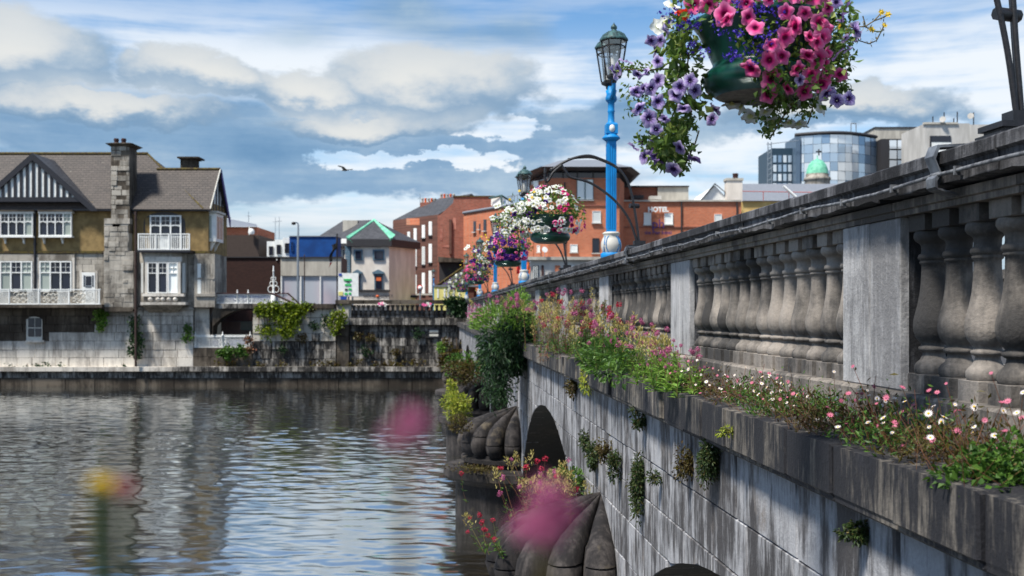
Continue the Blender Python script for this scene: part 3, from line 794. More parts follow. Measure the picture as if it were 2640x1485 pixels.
mb = MB(); mb.pbox(552, 742, 755, 757.6, D + .0, .12); a = PX(742, 756, D); b = PX(772, 783, D); mb.tube([a, b], .05, 4); a = PX(700, 756, D - .1); b = PX(760, 783, D - .1); mb.tube([a, b], .06, 4)
mb.build('hand_rail', M['maroon'], o)
mb = MB(); a = PX(705, 783.5, D); hh = 98 * K
mb.lathe([(.16, 0), (.16, .5), (.10, .55), (.07, .75), (.05, 1.0), (.045, hh - .35), (.07, hh - .3), (.04, hh - .25), (.035, hh)], (0, 0, 0), 10)
o = thing('gate_standard', 'tall white cast iron standard with scrollwork behind the deck railing', 'standard', a); mb.v = [(p[0] + a.x, p[1] + a.y, p[2] + a.z) for p in mb.v]; mb.build('shaft', M['white'], o)
mb = MB()
for q in (-1, 1):
    for (z_, r_) in ((.9, .2), (1.25, .13), (1.55, .09)): mb.tube([(a.x + q * (r_ * .9 + r_ * .8 * math.cos(t)), a.y, a.z + z_ + r_ * math.sin(t)) for t in [i * math.pi / 6 for i in range(13)]], .022, 4, False)
mb.build('scrollwork', M['white'], o)

# ------------------------------------------------------------------ the boat-club house
house = thing('riverside_house', 'tan roughcast house with half-timbered gable and slate roof on the far bank', 'house', PX(270, 945, D))
XL = -190
def hp(u, v, d): p = PX(u, v, d); return (p.x, p.y, p.z)
HB = D + 4.35          # back of the right wing
MB().pbox(XL, 500, 792, 950, D + .12, 5).build('base_core', M['quay_dark'], house)
soot = lambda x, y: y < 868 - max(0, (x - 120) * .18) and x < 262
course_blocks(house, XL + 130, 498, rows_(792, 946, 7), D, lambda x, y: M['quay_dark'] if soot(x, y) else M['quay_pale'], 26, 62, .3, .025, bev=.012)
MB().pbox(498, 540, 792, 905, D + .25, 4).build('side_base', M['quay_pale'], house)
MB().pbox(XL, 536, 652, 793, D + .03, HB - D).build('stone_storey', M['ashlar'], house)
course_blocks(house, 0, 350, rows_(654, 786, 9), D + .0, lambda x, y: M['ashlar'], 22, 44, .2, .012, bev=.008)
course_blocks(house, 486, 535, rows_(654, 792, 9), D + .0, lambda x, y: M['ashlar'], 18, 30, .2, .012, bev=.008)
MB().pbox(XL, 537, 520, 652, D - .02, HB - D).build('roughcast_storey', M['roughcast'], house)
MB().pbox(XL, 268, 647, 653, D - .10, .2).build('string_course', M['moss'], house)
MB().pbox(480, 541, 647, 653, D - .10, .2).build('string_course', M['moss'], house)
MB().pbox(262, 500, 795, 800, D - .08, .2).build('string_course', M['ashlar'], house)
# roofs
def zof(py, d): return EYE - (py - HY) * d / F
dE, dR = D - .45, D + 2.9
zE, zR = zof(538, dE), zof(397, dR)
xl = PX(XL, 0, D).x - 3; xr = PX(381, 0, dR).x; xh = PX(529, 0, D).x
mb = MB(); mb.add([(xl, dE, zE), (xh, dE, zE), (xr, dR, zR), (xl, dR, zR), (xl, 2 * dR - dE, zE), (xh, 2 * dR - dE, zE)], [(0, 1, 2, 3), (3, 2, 5, 4), (1, 5, 2)])
roof = mb.build('main_roof', M['slate'], house)
mb = MB(); mb.tube([(xl, dR, zR + .02), (xr, dR, zR + .02)], .11, 6); mb.tube([(xr, dR, zR), (xh, dE, zE)], .07, 6); mb.build('ridge_tiles', M['moss'], roof)
dW = D + 1.75; zW = zof(437, dW); zE2 = zE - .03
xw0 = PX(405, 0, dW).x; xw1 = PX(536, 0, D).x + .28; xw0e = PX(330, 0, D).x
mb = MB(); mb.add([(xw0e, dE - .06, zE2), (xw1, dE - .06, zE2), (xw1, dW, zW), (xw0e, dW, zW), (xw0e, 2 * dW - dE, zE2), (xw1, 2 * dW - dE, zE2)], [(0, 1, 2, 3), (3, 2, 5, 4)])
# give the verge some thickness
mb.add([(xw1, dE - .06, zE2 - .12), (xw1, dW, zW - .12), (xw1, dW, zW), (xw1, dE - .06, zE2)], [(0, 1, 2, 3)])
wroof = mb.build('wing_roof', M['slate'], house)
mb = MB(); mb.tube([(xw0, dW, zW + .02), (xw1, dW, zW + .02)], .10, 6); mb.build('ridge_tiles', M['moss'], wroof)
mb = MB(); mb.tube([(xw1 + .02, dE - .08, zE2 + .02), (xw1 + .02, dW, zW + .02)], .05, 4); mb.build('verge_trim', M['offwhite'], wroof)
mb = MB(); x2 = xw1 + .05
mb.add([(x2, dW, zW), (x2, 2 * dW - dE, zE2 - .35), (x2, 2 * dW - dE - .05, zE2 - .75), (x2, dW, zW - .42), (x2 + .06, dW, zW), (x2 + .06, 2 * dW - dE, zE2 - .35), (x2 + .06, 2 * dW - dE - .05, zE2 - .75), (x2 + .06, dW, zW - .42)],
       [(0, 1, 2, 3), (4, 7, 6, 5), (0, 4, 5, 1), (2, 6, 7, 3), (1, 5, 6, 2)])
mb.build('bargeboard', M['purple'], house)
xs = PX(536, 0, D).x
mb = MB(); mb.add([(xs, D, zE2 - .05), (xs, HB - .05, zE2 - .05), (xs, dW, zW - .15)], [(0, 1, 2)]); mb.build('gable_panel', M['panel'], house)
mb = MB()
for i in range(6): yy = D + .4 + i * .65; zt = zE2 - .05 + (zW - zE2 - .1) * (1 - abs(yy - dW) / (dW - D + .2)); mb.box(xs + .01, xs + .05, yy, yy + .2, zE2 - .1, zt)
mb.build('gable_timbers', M['black'], house)
MB().pbox(XL, 536, 537, 543, D - .42, .5).build('eaves_soffit', M['black'], house)
# the half-timbered front gable
dG = D - .35
gx, gzt, gzb = PX(90, 0, dG).x, zof(397, dG), zof(541, dG)
hw = 163 * dG / F
mb = MB(); yb = D + 2.6
for q in (-1, 1):
    mb.add([(gx, dG - .35, gzt), (gx + q * hw, dG - .35, gzb), (gx + q * hw, yb, gzb), (gx, yb, gzt), (gx, dG - .35, gzt - .16), (gx + q * hw, dG - .35, gzb - .16)], [(0, 1, 2, 3), (0, 4, 5, 1)])
mb.build('gable_roof', M['slate_dark'], house)
mb = MB(); z_b = zof(512, dG); wb = hw * (gzt - z_b) / (gzt - gzb)
mb.add([(gx - wb, dG - .22, z_b), (gx + wb, dG - .22, z_b), (gx, dG - .22, gzt - .1)], [(0, 1, 2)]); gp = mb.build('gable_plaster', M['panel'], house)
for q in (-1, 1):
    mb = MB(); o_ = .42
    mb.add([(gx, dG - .38, gzt + .02), (gx + q * (hw + .12), dG - .38, gzb - .08), (gx + q * (hw - .3), dG - .38, gzb - .12), (gx, dG - .38, gzt - o_), (gx, dG - .30, gzt + .02), (gx + q * (hw + .12), dG - .30, gzb - .08), (gx + q * (hw - .3), dG - .30, gzb - .12), (gx, dG - .30, gzt - o_)],
           [(0, 1, 2, 3), (4, 5, 6, 7), (2, 3, 7, 6), (0, 1, 5, 4)])
    mb.build('bargeboard', M['black'], house)
for i in range(-6, 7):
    px = 90.5 + i * 15.6; x = PX(px, 0, dG).x; t = 1 - abs(x - gx) / wb
    if t > .03:
        MB().box(x - .085, x + .085, dG - .28, dG - .223, z_b, z_b + (gzt - .12 - z_b) * t).build('timber', M['black'], house)
MB().pbox(-110, 212, 508, 520, dG - .31, .5).build('bressummer', M['black'], house)
MB().pbox(-110, 240, 520, 545, D - .06, .2).build('gable_wall', M['roughcast'], house)


def lights(parent, x0, x1, y0, y1, d, n, fr=2.2, transom=None, grid=0, mats=None, frame='white', arched=False):
    """a window: frame with n lights, transom bar, glazing bars, one pane per light"""
    mb = MB(); mb.pbox(x0, x1, y0, y0 + fr, d - .06, .1); mb.pbox(x0, x1, y1 - fr, y1, d - .06, .1)
    w_ = (x1 - x0 - fr) / n
    for i in range(n + 1): mb.pbox(x0 + i * w_, x0 + i * w_ + fr, y0 + fr, y1 - fr, d - .06, .1)
    ty = y0 + (y1 - y0) * transom if transom else None
    for i in range(n):
        a, b = x0 + i * w_ + fr, x0 + (i + 1) * w_
        if ty:
            mb.pbox(a, b, ty, ty + fr * .8, d - .05, .08)
            if grid:
                for k in range(1, 3): mb.pbox(a + (b - a) * k / 2 - .35 if k < 2 else b - .01, a + (b - a) * k / 2 + .35 if k < 2 else b, y0 + fr, ty, d - .04, .06)
                mb.pbox(a, b, (y0 + fr + ty) / 2 - .35, (y0 + fr + ty) / 2 + .35, d - .04, .06)
        if arched and ty:
            for q in (0, 1):
                aa = PX(a + (b - a) * .5 * q, ty + 4.5 - 3.2 * q, d); bb = PX(a + (b - a) * .5 * (q + 1), ty + 1.3 + 3.2 * q, d)
                mb.tube([(aa.x, d - .03, aa.z), (bb.x, d - .03, bb.z)], .025, 4)
    wo_ = mb.build('window', M[frame], parent)
    for i in range(n):
        a, b = x0 + i * w_ + fr * .7, x0 + (i + 1) * w_ + fr * .3
        MB().pbox(a, b, y0 + 1, y1 - 1, d + .02, .03).build('pane', M[(mats or ['glass'])[i % len(mats or ['glass'])]], wo_)
    return wo_
def oriel(x0, x1, y0, y1, mats):
    MB().pbox(x0 - 1, x1 + 1, y0 - 8, y0 - 4, D - .5, .5).build('lead_roof', M['quay_dark'], house)
    MB().pbox(x0, x1, y0 - 4, y0, D - .42, .42).build('window_head', M['white'], house)
    MB().pbox(x0 + 1, x1 - 1, y1, y1 + 4, D - .42, .42).build('sill', M['white'], house)
    MB().pbox(x0 + 3, x1 - 3, y0, y1, D - .28, .26).build('oriel_box', M['white'], house)
    lights(house, x0 + 2, x1 - 2, y0, y1, D - .32, 4, 2.4, .36, 1, mats, arched=True)
    for t in (.18, .72):
        p = x0 + (x1 - x0) * t; a = PX(p, y1 + 4, D - .1)
        mb = MB(); mb.prism([(0, 0), (0, -.42), (-.12, -.36), (-.16, -.2), (-.32, -.06), (-.36, 0)], lambda u, v, w: (a.x + w, D + u, a.z + v), -.05, .05); mb.build('bracket', M['white'], house)
oriel(-2, 86, 549, 608, ['glass', 'glass', 'glass', 'curtain'])
oriel(98, 186, 549, 608, ['glass', 'glass', 'glass', 'curtain'])
oriel(-104, -16, 549, 608, ['glass'])
# balcony window in an arched recess
a0, a1, ay0, ay1 = 371, 478, 546, 648
pts = [(a0, ay1), (a1, ay1), (a1, ay0 + 28)] + [((a0 + a1) / 2 + (a1 - a0) / 2 * math.cos(t), ay0 + 28 - 28 * math.sin(t)) for t in [math.pi * i / 10 for i in range(1, 10)]] + [(a0, ay0 + 28)]
MB().prism([(u, v) for u, v in pts], lambda u, v, w: (PX(u, v, D).x, w, PX(u, v, D).z), D + .1, D - .05).build('arch_recess', M['soffit'], house)
MB().pbox(374, 386, 560, 640, D - .08, .04).build('recess_wall', M['roughcast'], house)
lights(house, 386, 467, 555, 646, D - .1, 3, 3.6, .27, 1, ['glass', 'glass', 'glass'], arched=True)
MB().pbox(352, 490, 644.5, 650, D - 1.1, 1.1).build('balcony_slab', M['black'], house)
mb = MB()
for i in range(27): px = 357 + i * 5; mb.pbox(px, px + 2.0, 606, 643, D - 1.05, .05)
mb.pbox(355, 489, 602, 604.6, D - 1.08, .1); mb.pbox(355, 489, 641, 644.3, D - 1.08, .1); mb.pbox(355, 489, 610, 611.6, D - 1.06, .06); mb.pbox(411, 434, 611, 642, D - 1.03, .04)
for p in (355, 400, 434, 465, 486): mb.pbox(p, p + 3, 602, 646, D - 1.1, .12)
mb.build('balcony_railing', M['white'], house)
# side oriel at the right corner
mb = MB(); p0 = PX(537, 0, D).x
mb.box(p0 - .25, p0 + .42, D + .2, D + 1.9, zof(622, D), zof(549, D)); mb.build('corner_oriel', M['white'], house)
for (ya, yb2) in ((D + .4, D + 1.0), (D + 1.1, D + 1.75)): MB().box(p0 + .425, p0 + .43, ya, yb2, zof(614, D), zof(556, D)).build('pane', M['curtain'], house)
MB().pbox(530, 545, 556, 614, D + .17, .02).build('pane', M['curtain'], house)
MB().box(p0 - .35, p0 + .55, D + .1, D + 2.0, zof(548, D), zof(543, D)).build('window_head', M['offwhite'], house)
for yy in (D + .5, D + 1.4): MB().prism([(0, 0), (0, -.55), (.1, -.45), (.2, -.2), (.34, 0)], lambda u, v, w: (p0 + u, yy + w, zof(622, D) + v), -.06, .06).build('bracket', M['white'], house)
# first floor windows, door, river balcony
lights(house, -1, 83, 673, 752, D - .06, 3, 3.2, .36, 1, ['curtain', 'glass', 'curtain'])
lights(house, 101, 184, 673, 752, D - .06, 3, 3.2, .36, 1, ['curtain', 'glass', 'glass'])
for p in (-6, 84, 94, 186): MB().pbox(p, p + 6, 664, 752, D - .08, .2).build('stone_jamb', M['quay_pale'], house)
for (a_, b_2) in ((-6, 90), (94, 192)): MB().pbox(a_, b_2, 656, 672, D - .07, .2).build('lintel', M['ashlar'], house)
dr = MB().pbox(211, 245, 702, 788, D - .08, .12).build('door', M['white'], house)
MB().pbox(221, 235, 712, 736, D - .1, .02).build('pane', M['glass'], dr)
mb = MB()
for i in range(6):
    for s_ in (215, 237): mb.pbox(s_, s_ + 4.2, 710 + i * 5, 713.4 + i * 5, D - .1, .02)
for i in range(4): mb.pbox(220.5 + i * 4, 223.4 + i * 4, 738, 741.5, D - .1, .02)
mb.build('small_panes', M['glass'], dr)
MB().pbox(205, 211, 698, 788, D - .05, .2).build('stone_jamb', M['quay_pale'], house); MB().pbox(245, 251, 698, 788, D - .05, .2).build('stone_jamb', M['quay_pale'], house)
MB().pbox(XL, 262, 785, 793, D - 1.1, 1.2).build('balcony_slab', M['quay_dark'], house)
mb = MB()
mb.pbox(XL, 259, 745, 747.6, D - 1.06, .08); mb.pbox(XL, 259, 782, 785, D - 1.06, .08)
for p in (-40, 21, 98, 176, 254): mb.pbox(p, p + 3, 744, 786, D - 1.08, .1)
for i in range(40):
    px = -22 + i * 7.15
    if (px % 77) < 24 or (px % 77) > 66: mb.pbox(px, px + 1.3, 747, 783, D - 1.04, .04); mb.pbox(px + 3.6, px + 4.8, 747, 783, D - 1.04, .04)
mb.build('balcony_railing', M['white'], house)
for c in (-17, 60, 137, 214):
    mb = MB()
    for (dx, dz, r_) in ((0, 0, .17), (-10, 3, .2), (10, 3, .2), (-18, -4, .16), (18, -4, .16), (-5, -9, .13), (5, -9, .13), (0, 10, .14), (-14, 11, .12), (14, 11, .12), (-23, 9, .1), (23, 9, .1)):
        a = PX(c + dx, 764 + dz, D - 1.0); mb.tube([(a.x + r_ * math.cos(t), a.y, a.z + r_ * math.sin(t)) for t in [i * math.pi / 5 for i in range(11)]], .03, 4, False)
    mb.build('ironwork_scroll', M['offwhite'], house)
# stone bay with mullioned lights
mb = MB(); by0, by1 = 650, 800
xa, xb = PX(356, 0, D).x, PX(482, 0, D).x
mb.add([(xa, D, zof(by1 - 10, D)), (xa + .7, D - .75, zof(by1 - 10, D)), (xb - .7, D - .75, zof(by1 - 10, D)), (xb, D, zof(by1 - 10, D)), (xa, D, zof(by0, D)), (xa + .7, D - .75, zof(by0, D)), (xb - .7, D - .75, zof(by0, D)), (xb, D, zof(by0, D))],
       [(0, 1, 5, 4), (1, 2, 6, 5), (2, 3, 7, 6), (4, 5, 6, 7), (0, 3, 2, 1)]); mb.build('stone_bay', M['ashlar'], house)
lights(house, 380, 405, 676, 756, D - .80, 1, 2.6, .34, 1, ['glass']); lights(house, 406.5, 431.5, 676, 756, D - .80, 1, 2.6, .34, 1, ['glass']); lights(house, 433, 458.5, 676, 756, D - .80, 1, 2.6, .34, 1, ['blind'])
for px in (364, 469): MB().pbox(px, px + 6.5, 678, 755, D - .5, .3).build('side_light', M['blind'], house)
for (p, q) in ((374, 380), (405, 406.5), (431.5, 433), (458.5, 465)): MB().pbox(p, q, 670, 760, D - .86, .15).build('mullion', M['quay_pale'], house)
MB().pbox(372, 468, 662, 675, D - .83, .12).build('lintel', M['quay_pale'], house)
MB().pbox(366, 474, 757, 764, D - .92, .3).build('sill', M['quay_pale'], house)
MB().pbox(362, 478, 779, 786, D - .95, .9).build('bay_cornice', M['quay_pale'], house)
mb = MB(); mb.add([hp(364, 787, D - .9), hp(476, 787, D - .9), hp(455, 806, D), hp(385, 806, D), hp(364, 787, D), hp(476, 787, D)], [(0, 1, 2, 3), (0, 3, 4), (1, 5, 2)]); mb.build('bay_corbel', M['ashlar'], house)
mb = MB()
for px in (388, 408, 420, 436, 452): a = PX(px, 771, D - .78); mb.lathe([(0, -.16), (.13, -.1), (.16, 0), (.13, .1), (0, .16)], (a.x, a.y, a.z), 8)
mb.build('carved_bosses', M['quay_pale'], house)
# side bay
xq = PX(505, 0, D).x
mb = MB(); mb.box(xq, xq + 1.25, D - .35, D + 1.2, zof(792, D), zof(655, D)); mb.build('corner_bay', M['ashlar'], house)
for (p, q) in ((509, 518), (521, 526), (528, 533), (535, 540), (543, 548)): MB().pbox(p, q, 680, 758, D - .37, .05).build('pane' if p == 509 else 'mullion', M['blind'] if p == 509 else M['ashlar'], house)
MB().pbox(508, 551, 716, 720, D - .39, .06).build('transom', M['ashlar'], house)
MB().pbox(503, 554, 757, 764, D - .45, .2).build('sill', M['ashlar'], house)
# little arched window low in the wall
x0, x1, y0, y1 = 69, 110, 817, 877
mb = MB(); pts = [(x0, y1), (x1, y1), (x1, y0 + 7), ((x0 + x1) / 2 + 12, y0 + 1), ((x0 + x1) / 2, y0 - 1), ((x0 + x1) / 2 - 12, y0 + 1), (x0, y0 + 7)]
fnw = lambda u, v, w: (PX(u, v, D).x, w, PX(u, v, D).z)
wf = MB().prism(pts, fnw, D - .02, D - .07).build('window', M['offwhite'], house)
for (a_, b_2, c_, d_) in ((72.5, 88.5, 820, 844), (90.5, 106.5, 820, 844), (72.5, 88.5, 846.5, 868), (90.5, 106.5, 846.5, 868)): MB().pbox(a_, b_2, c_, d_, D - .085, .03).build('pane', M['glass'], wf)
MB().pbox(66, 113, 877, 883, D - .15, .2).build('sill', M['quay_pale'], house)
# chimneys
dC = D - .62
mb = MB(); mb.pbox(286, 334, 374, 600, dC, 1.3); mb.build('chimney_stack', M['quay_dark'], house)
course_blocks(house, 286, 334, rows_(377, 528, 12), dC - .02, lambda x, y: M['ashlar'], 12, 30, .2, .03, bev=.02)
course_blocks(house, 286, 330, rows_(528, 576, 4), dC - .02, lambda x, y: M['ashlar'], 12, 30, .2, .03, bev=.02)
MB().pbox(268, 344, 648, 795, dC, .6).build('chimney_breast', M['ashlar'], house)
MB().pbox(269, 332, 568, 650, dC, .6).build('chimney_breast', M['ashlar'], house)
course_blocks(house, 268, 331, rows_(574, 648, 6), dC - .02, lambda x, y: M['ashlar'], 14, 32, .2, .04, bev=.02)
course_blocks(house, 268, 344, rows_(648, 792, 12), dC - .02, lambda x, y: M['ashlar'], 14, 34, .2, .04, bev=.02)
MB().pbox(268.5, 334.5, 563, 577, dC - .05, .5).build('shoulder_stone', M['ashlar'], house)
for (p0_, p1_, q0, q1) in ((266, 346, 792, 797), (270, 342, 797, 803)): MB().pbox(p0_, p1_, q0, q1, dC - .08, .7).build('breast_moulding', M['quay_dark'], house)
mb = MB(); a = PX(275, 371, dC); b = PX(346, 371, dC); za = zof(371, dC)
mb.add([(a.x, dC - .3, za), (b.x, dC - .3, za), (b.x, dC + 1.6, za), (a.x, dC + 1.6, za), (a.x + .25, dC, za - .18), (b.x - .25, dC, za - .18), (b.x - .25, dC + 1.3, za - .18), (a.x + .25, dC + 1.3, za - .18), (a.x + .3, dC, za + .08), (b.x - .3, dC, za + .08), (b.x - .3, dC + 1.3, za + .08), (a.x + .3, dC + 1.3, za + .08)],
       [(0, 4, 5, 1), (1, 5, 6, 2), (2, 6, 7, 3), (3, 7, 4, 0), (0, 1, 9, 8), (1, 2, 10, 9), (2, 3, 11, 10), (3, 0, 8, 11), (8, 9, 10, 11)]); mb.build('chimney_cap', M['quay_dark'], house)
for p in (300, 319): a = PX(p, 369, dC + .5); MB().lathe([(.16, 0), (.13, .12), (.17, .16), (.14, .28)], tuple(a), 10).build('chimney_pot', M['maroon'], house)
mb = MB(); mb.pbox(465, 503, 409, 445, dW, .9); mb.build('rear_chimney', M['quay_dark'], house)
mb = MB(); mb.pbox(456, 512, 403.5, 407, dW - .25, 1.4); mb.pbox(461, 507, 407, 410, dW - .1, 1.1); mb.build('chimney_cap', M['quay_dark'], house)
# downpipes
for (p, q0, q1, dd) in ((90, 545, 785, D - .12), (350, 545, 945, D - .95)):
    mb = MB(); a = PX(p, q0, dd); b = PX(p, q1, dd); mb.tube([a, b], .075, 8)
    for t in (.05, .35, .65, .95): c = a.lerp(b, t); mb.tube([(c.x, c.y, c.z - .05), (c.x, c.y, c.z + .05)], .11, 8)
    mb.build('downpipe', M['rust'] if p > 200 else M['black'], house)
mb = MB(); a = PX(344, 548, D - .3); mb.tube([a, PX(350, 552, D - .6), PX(350, 556, D - .95)], .075, 6); mb.build('downpipe_elbow', M['black'], house)
# ------------------------------------------------------------------ town behind the quay
G0 = 3.9
def fbox(name, mat, parent, px0, px1, py, d, depth, zb=G0):
    a = PX(px0, py, d); b = PX(px1, py, d)
    return MB().box(a.x, b.x, d, d + depth, zb, a.z).build(name, mat, parent)
def bld(name, label, px, d, cat='building', group=None): p = PX(px, 800, d); return thing(name, label, cat, (p.x, p.y, G0), group=group)
def win(parent, x0, x1, y0, y1, d, mat='blind', frame='white', sill=True, fr=1.2):
    mb = MB(); mb.pbox(x0, x1, y0, y0 + fr, d - .06, .1); mb.pbox(x0, x1, y1 - fr, y1, d - .06, .1); mb.pbox(x0, x0 + fr, y0 + fr, y1 - fr, d - .06, .1); mb.pbox(x1 - fr, x1, y0 + fr, y1 - fr, d - .06, .1)
    w_ = mb.build('window', M[frame], parent); MB().pbox(x0 + .5, x1 - .5, y0 + .5, y1 - .5, d - .02, .03).build('pane', M[mat], w_)
    if sill: MB().pbox(x0 - 2, x1 + 2, y1, y1 + 2.6, d - .15, .2).build('sill', M['concrete_w'], w_)
    return w_
def vplane(A, Bp):
    """mapper photo pixel -> world point on the vertical plane through plan points A, Bp"""
    n = Vector((Bp[1] - A[1], -(Bp[0] - A[0]))); c = n.x * A[0] + n.y * A[1]
    nn = Vector((n.x, n.y)).normalized()
    if nn.y > 0: nn = -nn
    def f(px, py, off=0.0):
        u = (px - CX) / F; d = c / (n.x * u + n.y)
        p = PX(px, py, d); return Vector((p.x + nn.x * off, p.y + nn.y * off, p.z))
    return f
def vquad(mb, f, x0, x1, y0, y1, o0, o1):
    vs = [f(x0, y1, o0), f(x1, y1, o0), f(x1, y0, o0), f(x0, y0, o0), f(x0, y1, o1), f(x1, y1, o1), f(x1, y0, o1), f(x0, y0, o1)]
    return mb.add(vs, [(0, 1, 2, 3), (4, 7, 6, 5), (0, 4, 5, 1), (1, 5, 6, 2), (2, 6, 7, 3), (3, 7, 4, 0)])
def pl(px, d): return (PX(px, 0, d).x, d)
# brown brick hall and its neighbours
o = bld('brown_brick_hall', 'windowless dark brown brick hall right of the tan house', 640, 82)
fbox('wall', M['brown'], o, 480, 724, 664, 82, 14); MB().pbox(478, 726, 661.5, 664.3, 81.9, 14.2).build('parapet_cap', M['soffit'], o)
MB().pbox(712, 715, 668, 671, 81.9, .1).build('wall_lamp', M['white'], o)
o = bld('rear_block', 'sooty flat-topped block with brick box and grey roof above brown hall', 620, 100)
fbox('wall', plain('dark_roughcast', lin(72, 60, 54), .9), o, 540, 667, 606, 100, 10)
a = fbox('plant_room', M['brick'], o, 545, 662, 585, 106, 8)
mb = MB(); mb.add([hp(540, 584, 105.5), hp(664, 584, 105.5), hp(661, 578, 112), hp(600, 566, 112), hp(560, 562, 112), hp(540, 562, 112)], [(0, 1, 2, 3, 4, 5)]); mb.build('roof', M['roofgrey'], o)
mb = MB(); p = PX(648, 604, 99.5); mb.lathe([(.25, 0), (.3, .2), (.22, .45), (0, .55)], tuple(p), 10); mb.build('roof_cowl', M['white'], o)
MB().pbox(641, 644, 584, 606, 99.6, .1).build('vent_pipe', M['offwhite'], o)
o = bld('small_brick_block', 'small red brick block between brown hall and white stepped block', 678, 104)
fbox('wall', M['brick_old'], o, 660, 690, 620, 104, 8); MB().pbox(659, 691, 618.5, 620.5, 103.9, 8).build('parapet_cap', M['soffit'], o)
MB().pbox(667, 687, 647, 663, 103.8, .2).build('lower_glazing', M['blind'], o)
o = bld('stepped_blue_building', 'white stepped block with bright blue cladded end wall', 780, 100)
for i, (a_, b_, t_) in enumerate(((688, 708, 622), (708, 729, 617.5), (729, 746.5, 613))):
    fbox('bay', M['white'], o, a_, b_, t_, 100 - i * .5, 8); win(o, a_ + 5, a_ + 16, 635 - i * 4, 658 - i * 3, 99.95 - i * .5, 'glass', 'soffit', False)
fbox('blue_wall', M['royal'], o, 746, 866, 609.5, 98.5, 3); MB().pbox(745, 867, 607.8, 610, 98.4, 3).build('parapet_cap', M['roofgrey'], o)
win(o, 750, 756, 623, 648, 98.45, 'glass', 'royal', False)
o = bld('shop_building', 'low concrete-fronted shop with pink tinted glass panels', 800, 80)
fbox('wall', M['soffit'], o, 724, 879, 664, 80.3, 3)
MB().pbox(723.5, 879, 664.5, 711, 80, .3).build('fascia', M['concrete'], o); MB().pbox(722, 880, 662, 665, 79.9, .5).build('parapet_cap', M['soffit'], o)
for (a_, b_) in ((726, 773), (777, 824), (828, 878)): MB().pbox(a_, b_, 711.5, 790, 80.15, .1).build('glass_panel', M['pinkglass'], o)
for a_ in (723.6, 773.5, 824.2): MB().pbox(a_, a_ + 3.2, 711.2, 790, 80.02, .2).build('mullion', M['white'], o)
# street column, flag and poles
o = thing('street_lamp', 'slim grey street lamp with round head before blue building', 'street lamp', tuple(PX(768, 800, 78)))
mb = MB(); mb.tube([PX(768, 800, 78), PX(768, 640, 78), PX(769, 580, 78), PX(768, 575, 78), PX(762, 573, 78)], [.09, .08, .06, .05, .04], 8); mb.build('column', M['steel'], o)
a = PX(757, 576, 78); MB().lathe([(0, -.12), (.14, -.08), (.16, 0), (.12, .09), (0, .12)], tuple(a), 12).build('head', M['lampdark'], o)
o = thing('flagpole', 'thin flagpole in front of the concrete shop front', 'flagpole', tuple(PX(869, 800, 77))); mb = MB(); mb.tube([PX(869, 800, 77), PX(869, 605, 77)], .045, 6); mb.build('pole', M['lampdark'], o)
a = PX(869, 604, 77); MB().lathe([(0, -.08), (.08, 0), (0, .08)], tuple(a), 8).build('finial', M['lampdark'], o)
mb = MB(); ps = []
for i in range(13):
    t = i / 12; c = PX(866 - 3 - 14 * t + 3 * math.sin(t * 9), 628 + 58 * t, 77)
    for j in range(7): q = j / 6 - .5; ps.append((c.x + q * .42 * (1 - .7 * t), c.y + .10 * math.sin(j * 2.1 + i * .4), c.z + q * .2))
mb.add(ps, [(i * 7 + j, i * 7 + j + 1, i * 7 + j + 8, i * 7 + j + 7) for i in range(12) for j in range(6)], True)
m_, g_, p_, o_ = newmat('flag_cloth'); s_ = g_.n('ShaderNodeSeparateXYZ'); g_.put(s_.inputs[0], g_.n('ShaderNodeNewGeometry').outputs['Position'])
zt = PX(0, 678, 77).z; g_.put(p_.inputs['Base Color'], g_.ramp(g_.m('SUBTRACT', s_.outputs[2], zt - .3), [(.0, lin(190, 40, 36)), (.30, lin(190, 40, 36)), (.34, lin(230, 230, 230)), (.40, lin(16, 16, 18)), (1, lin(16, 16, 18))])); p_.inputs['Roughness'].default_value = .8
fl = mb.build('furled_flag', m_); tag(fl, 'limp black flag with red and white tip hanging from flagpole', 'flag')
o = thing('thin_post', 'plain rusty post standing before the pink glass panels', 'post', tuple(PX(785, 800, 76))); mb = MB(); mb.tube([PX(785, 800, 76), PX(785, 660, 76)], .035, 6); mb.build('pole', M['rust'], o); MB().lathe([(.05, 0), (.03, .1), (0, .12)], tuple(PX(785, 660, 76)), 6).build('cap', M['rust'], o)
for (px, t_, d, nm) in ((641, 545, 140, 'rear block'), (710, 560, 150, 'white stepped block'), (720, 558, 150, 'blue wall'), (1083, 500, 135, 'brick terrace'), (1322, 495, 130, 'hotel left wing')):
    o = thing('radio_mast', 'hair-thin mast rising into the sky above the ' + nm, 'mast', tuple(PX(px, 700, d))); mb = MB(); mb.tube([PX(px, 700, d), PX(px, t_, d)], [.06, .03], 5); mb.build('pole', M['steel'], o); mb = MB(); a = PX(px, t_ + 12, d); mb.tube([(a.x - .35, a.y, a.z), (a.x + .35, a.y, a.z)], .03, 4); mb.build('cross_arm', M['steel'], o)
o = thing('wayfinding_sign', 'white roadside board with green route patches by the cream pub', 'sign', tuple(PX(897, 790, 73)))
sb = MB().pbox(872, 924, 704, 764, 73, .12).build('board', M['white'], o)
for (x_, y_, w_) in ((886, 719, 20), (889, 732, 7), (897, 732, 8), (889, 744, 7), (898, 743, 8), (888, 755, 8), (899, 754, 6)): MB().pbox(x_, x_ + w_, y_, y_ + 5, 72.96, .03).build('green_patch', M['signgreen'] if x_ != 889 or y_ != 744 else M['soffit'], sb)
MB().pbox(873, 881, 705, 711, 72.96, .03).build('corner_mark', M['signblue'], sb); MB().pbox(872.5, 884, 752, 762, 72.96, .03).build('corner_mark', M['yellow_l'], sb)
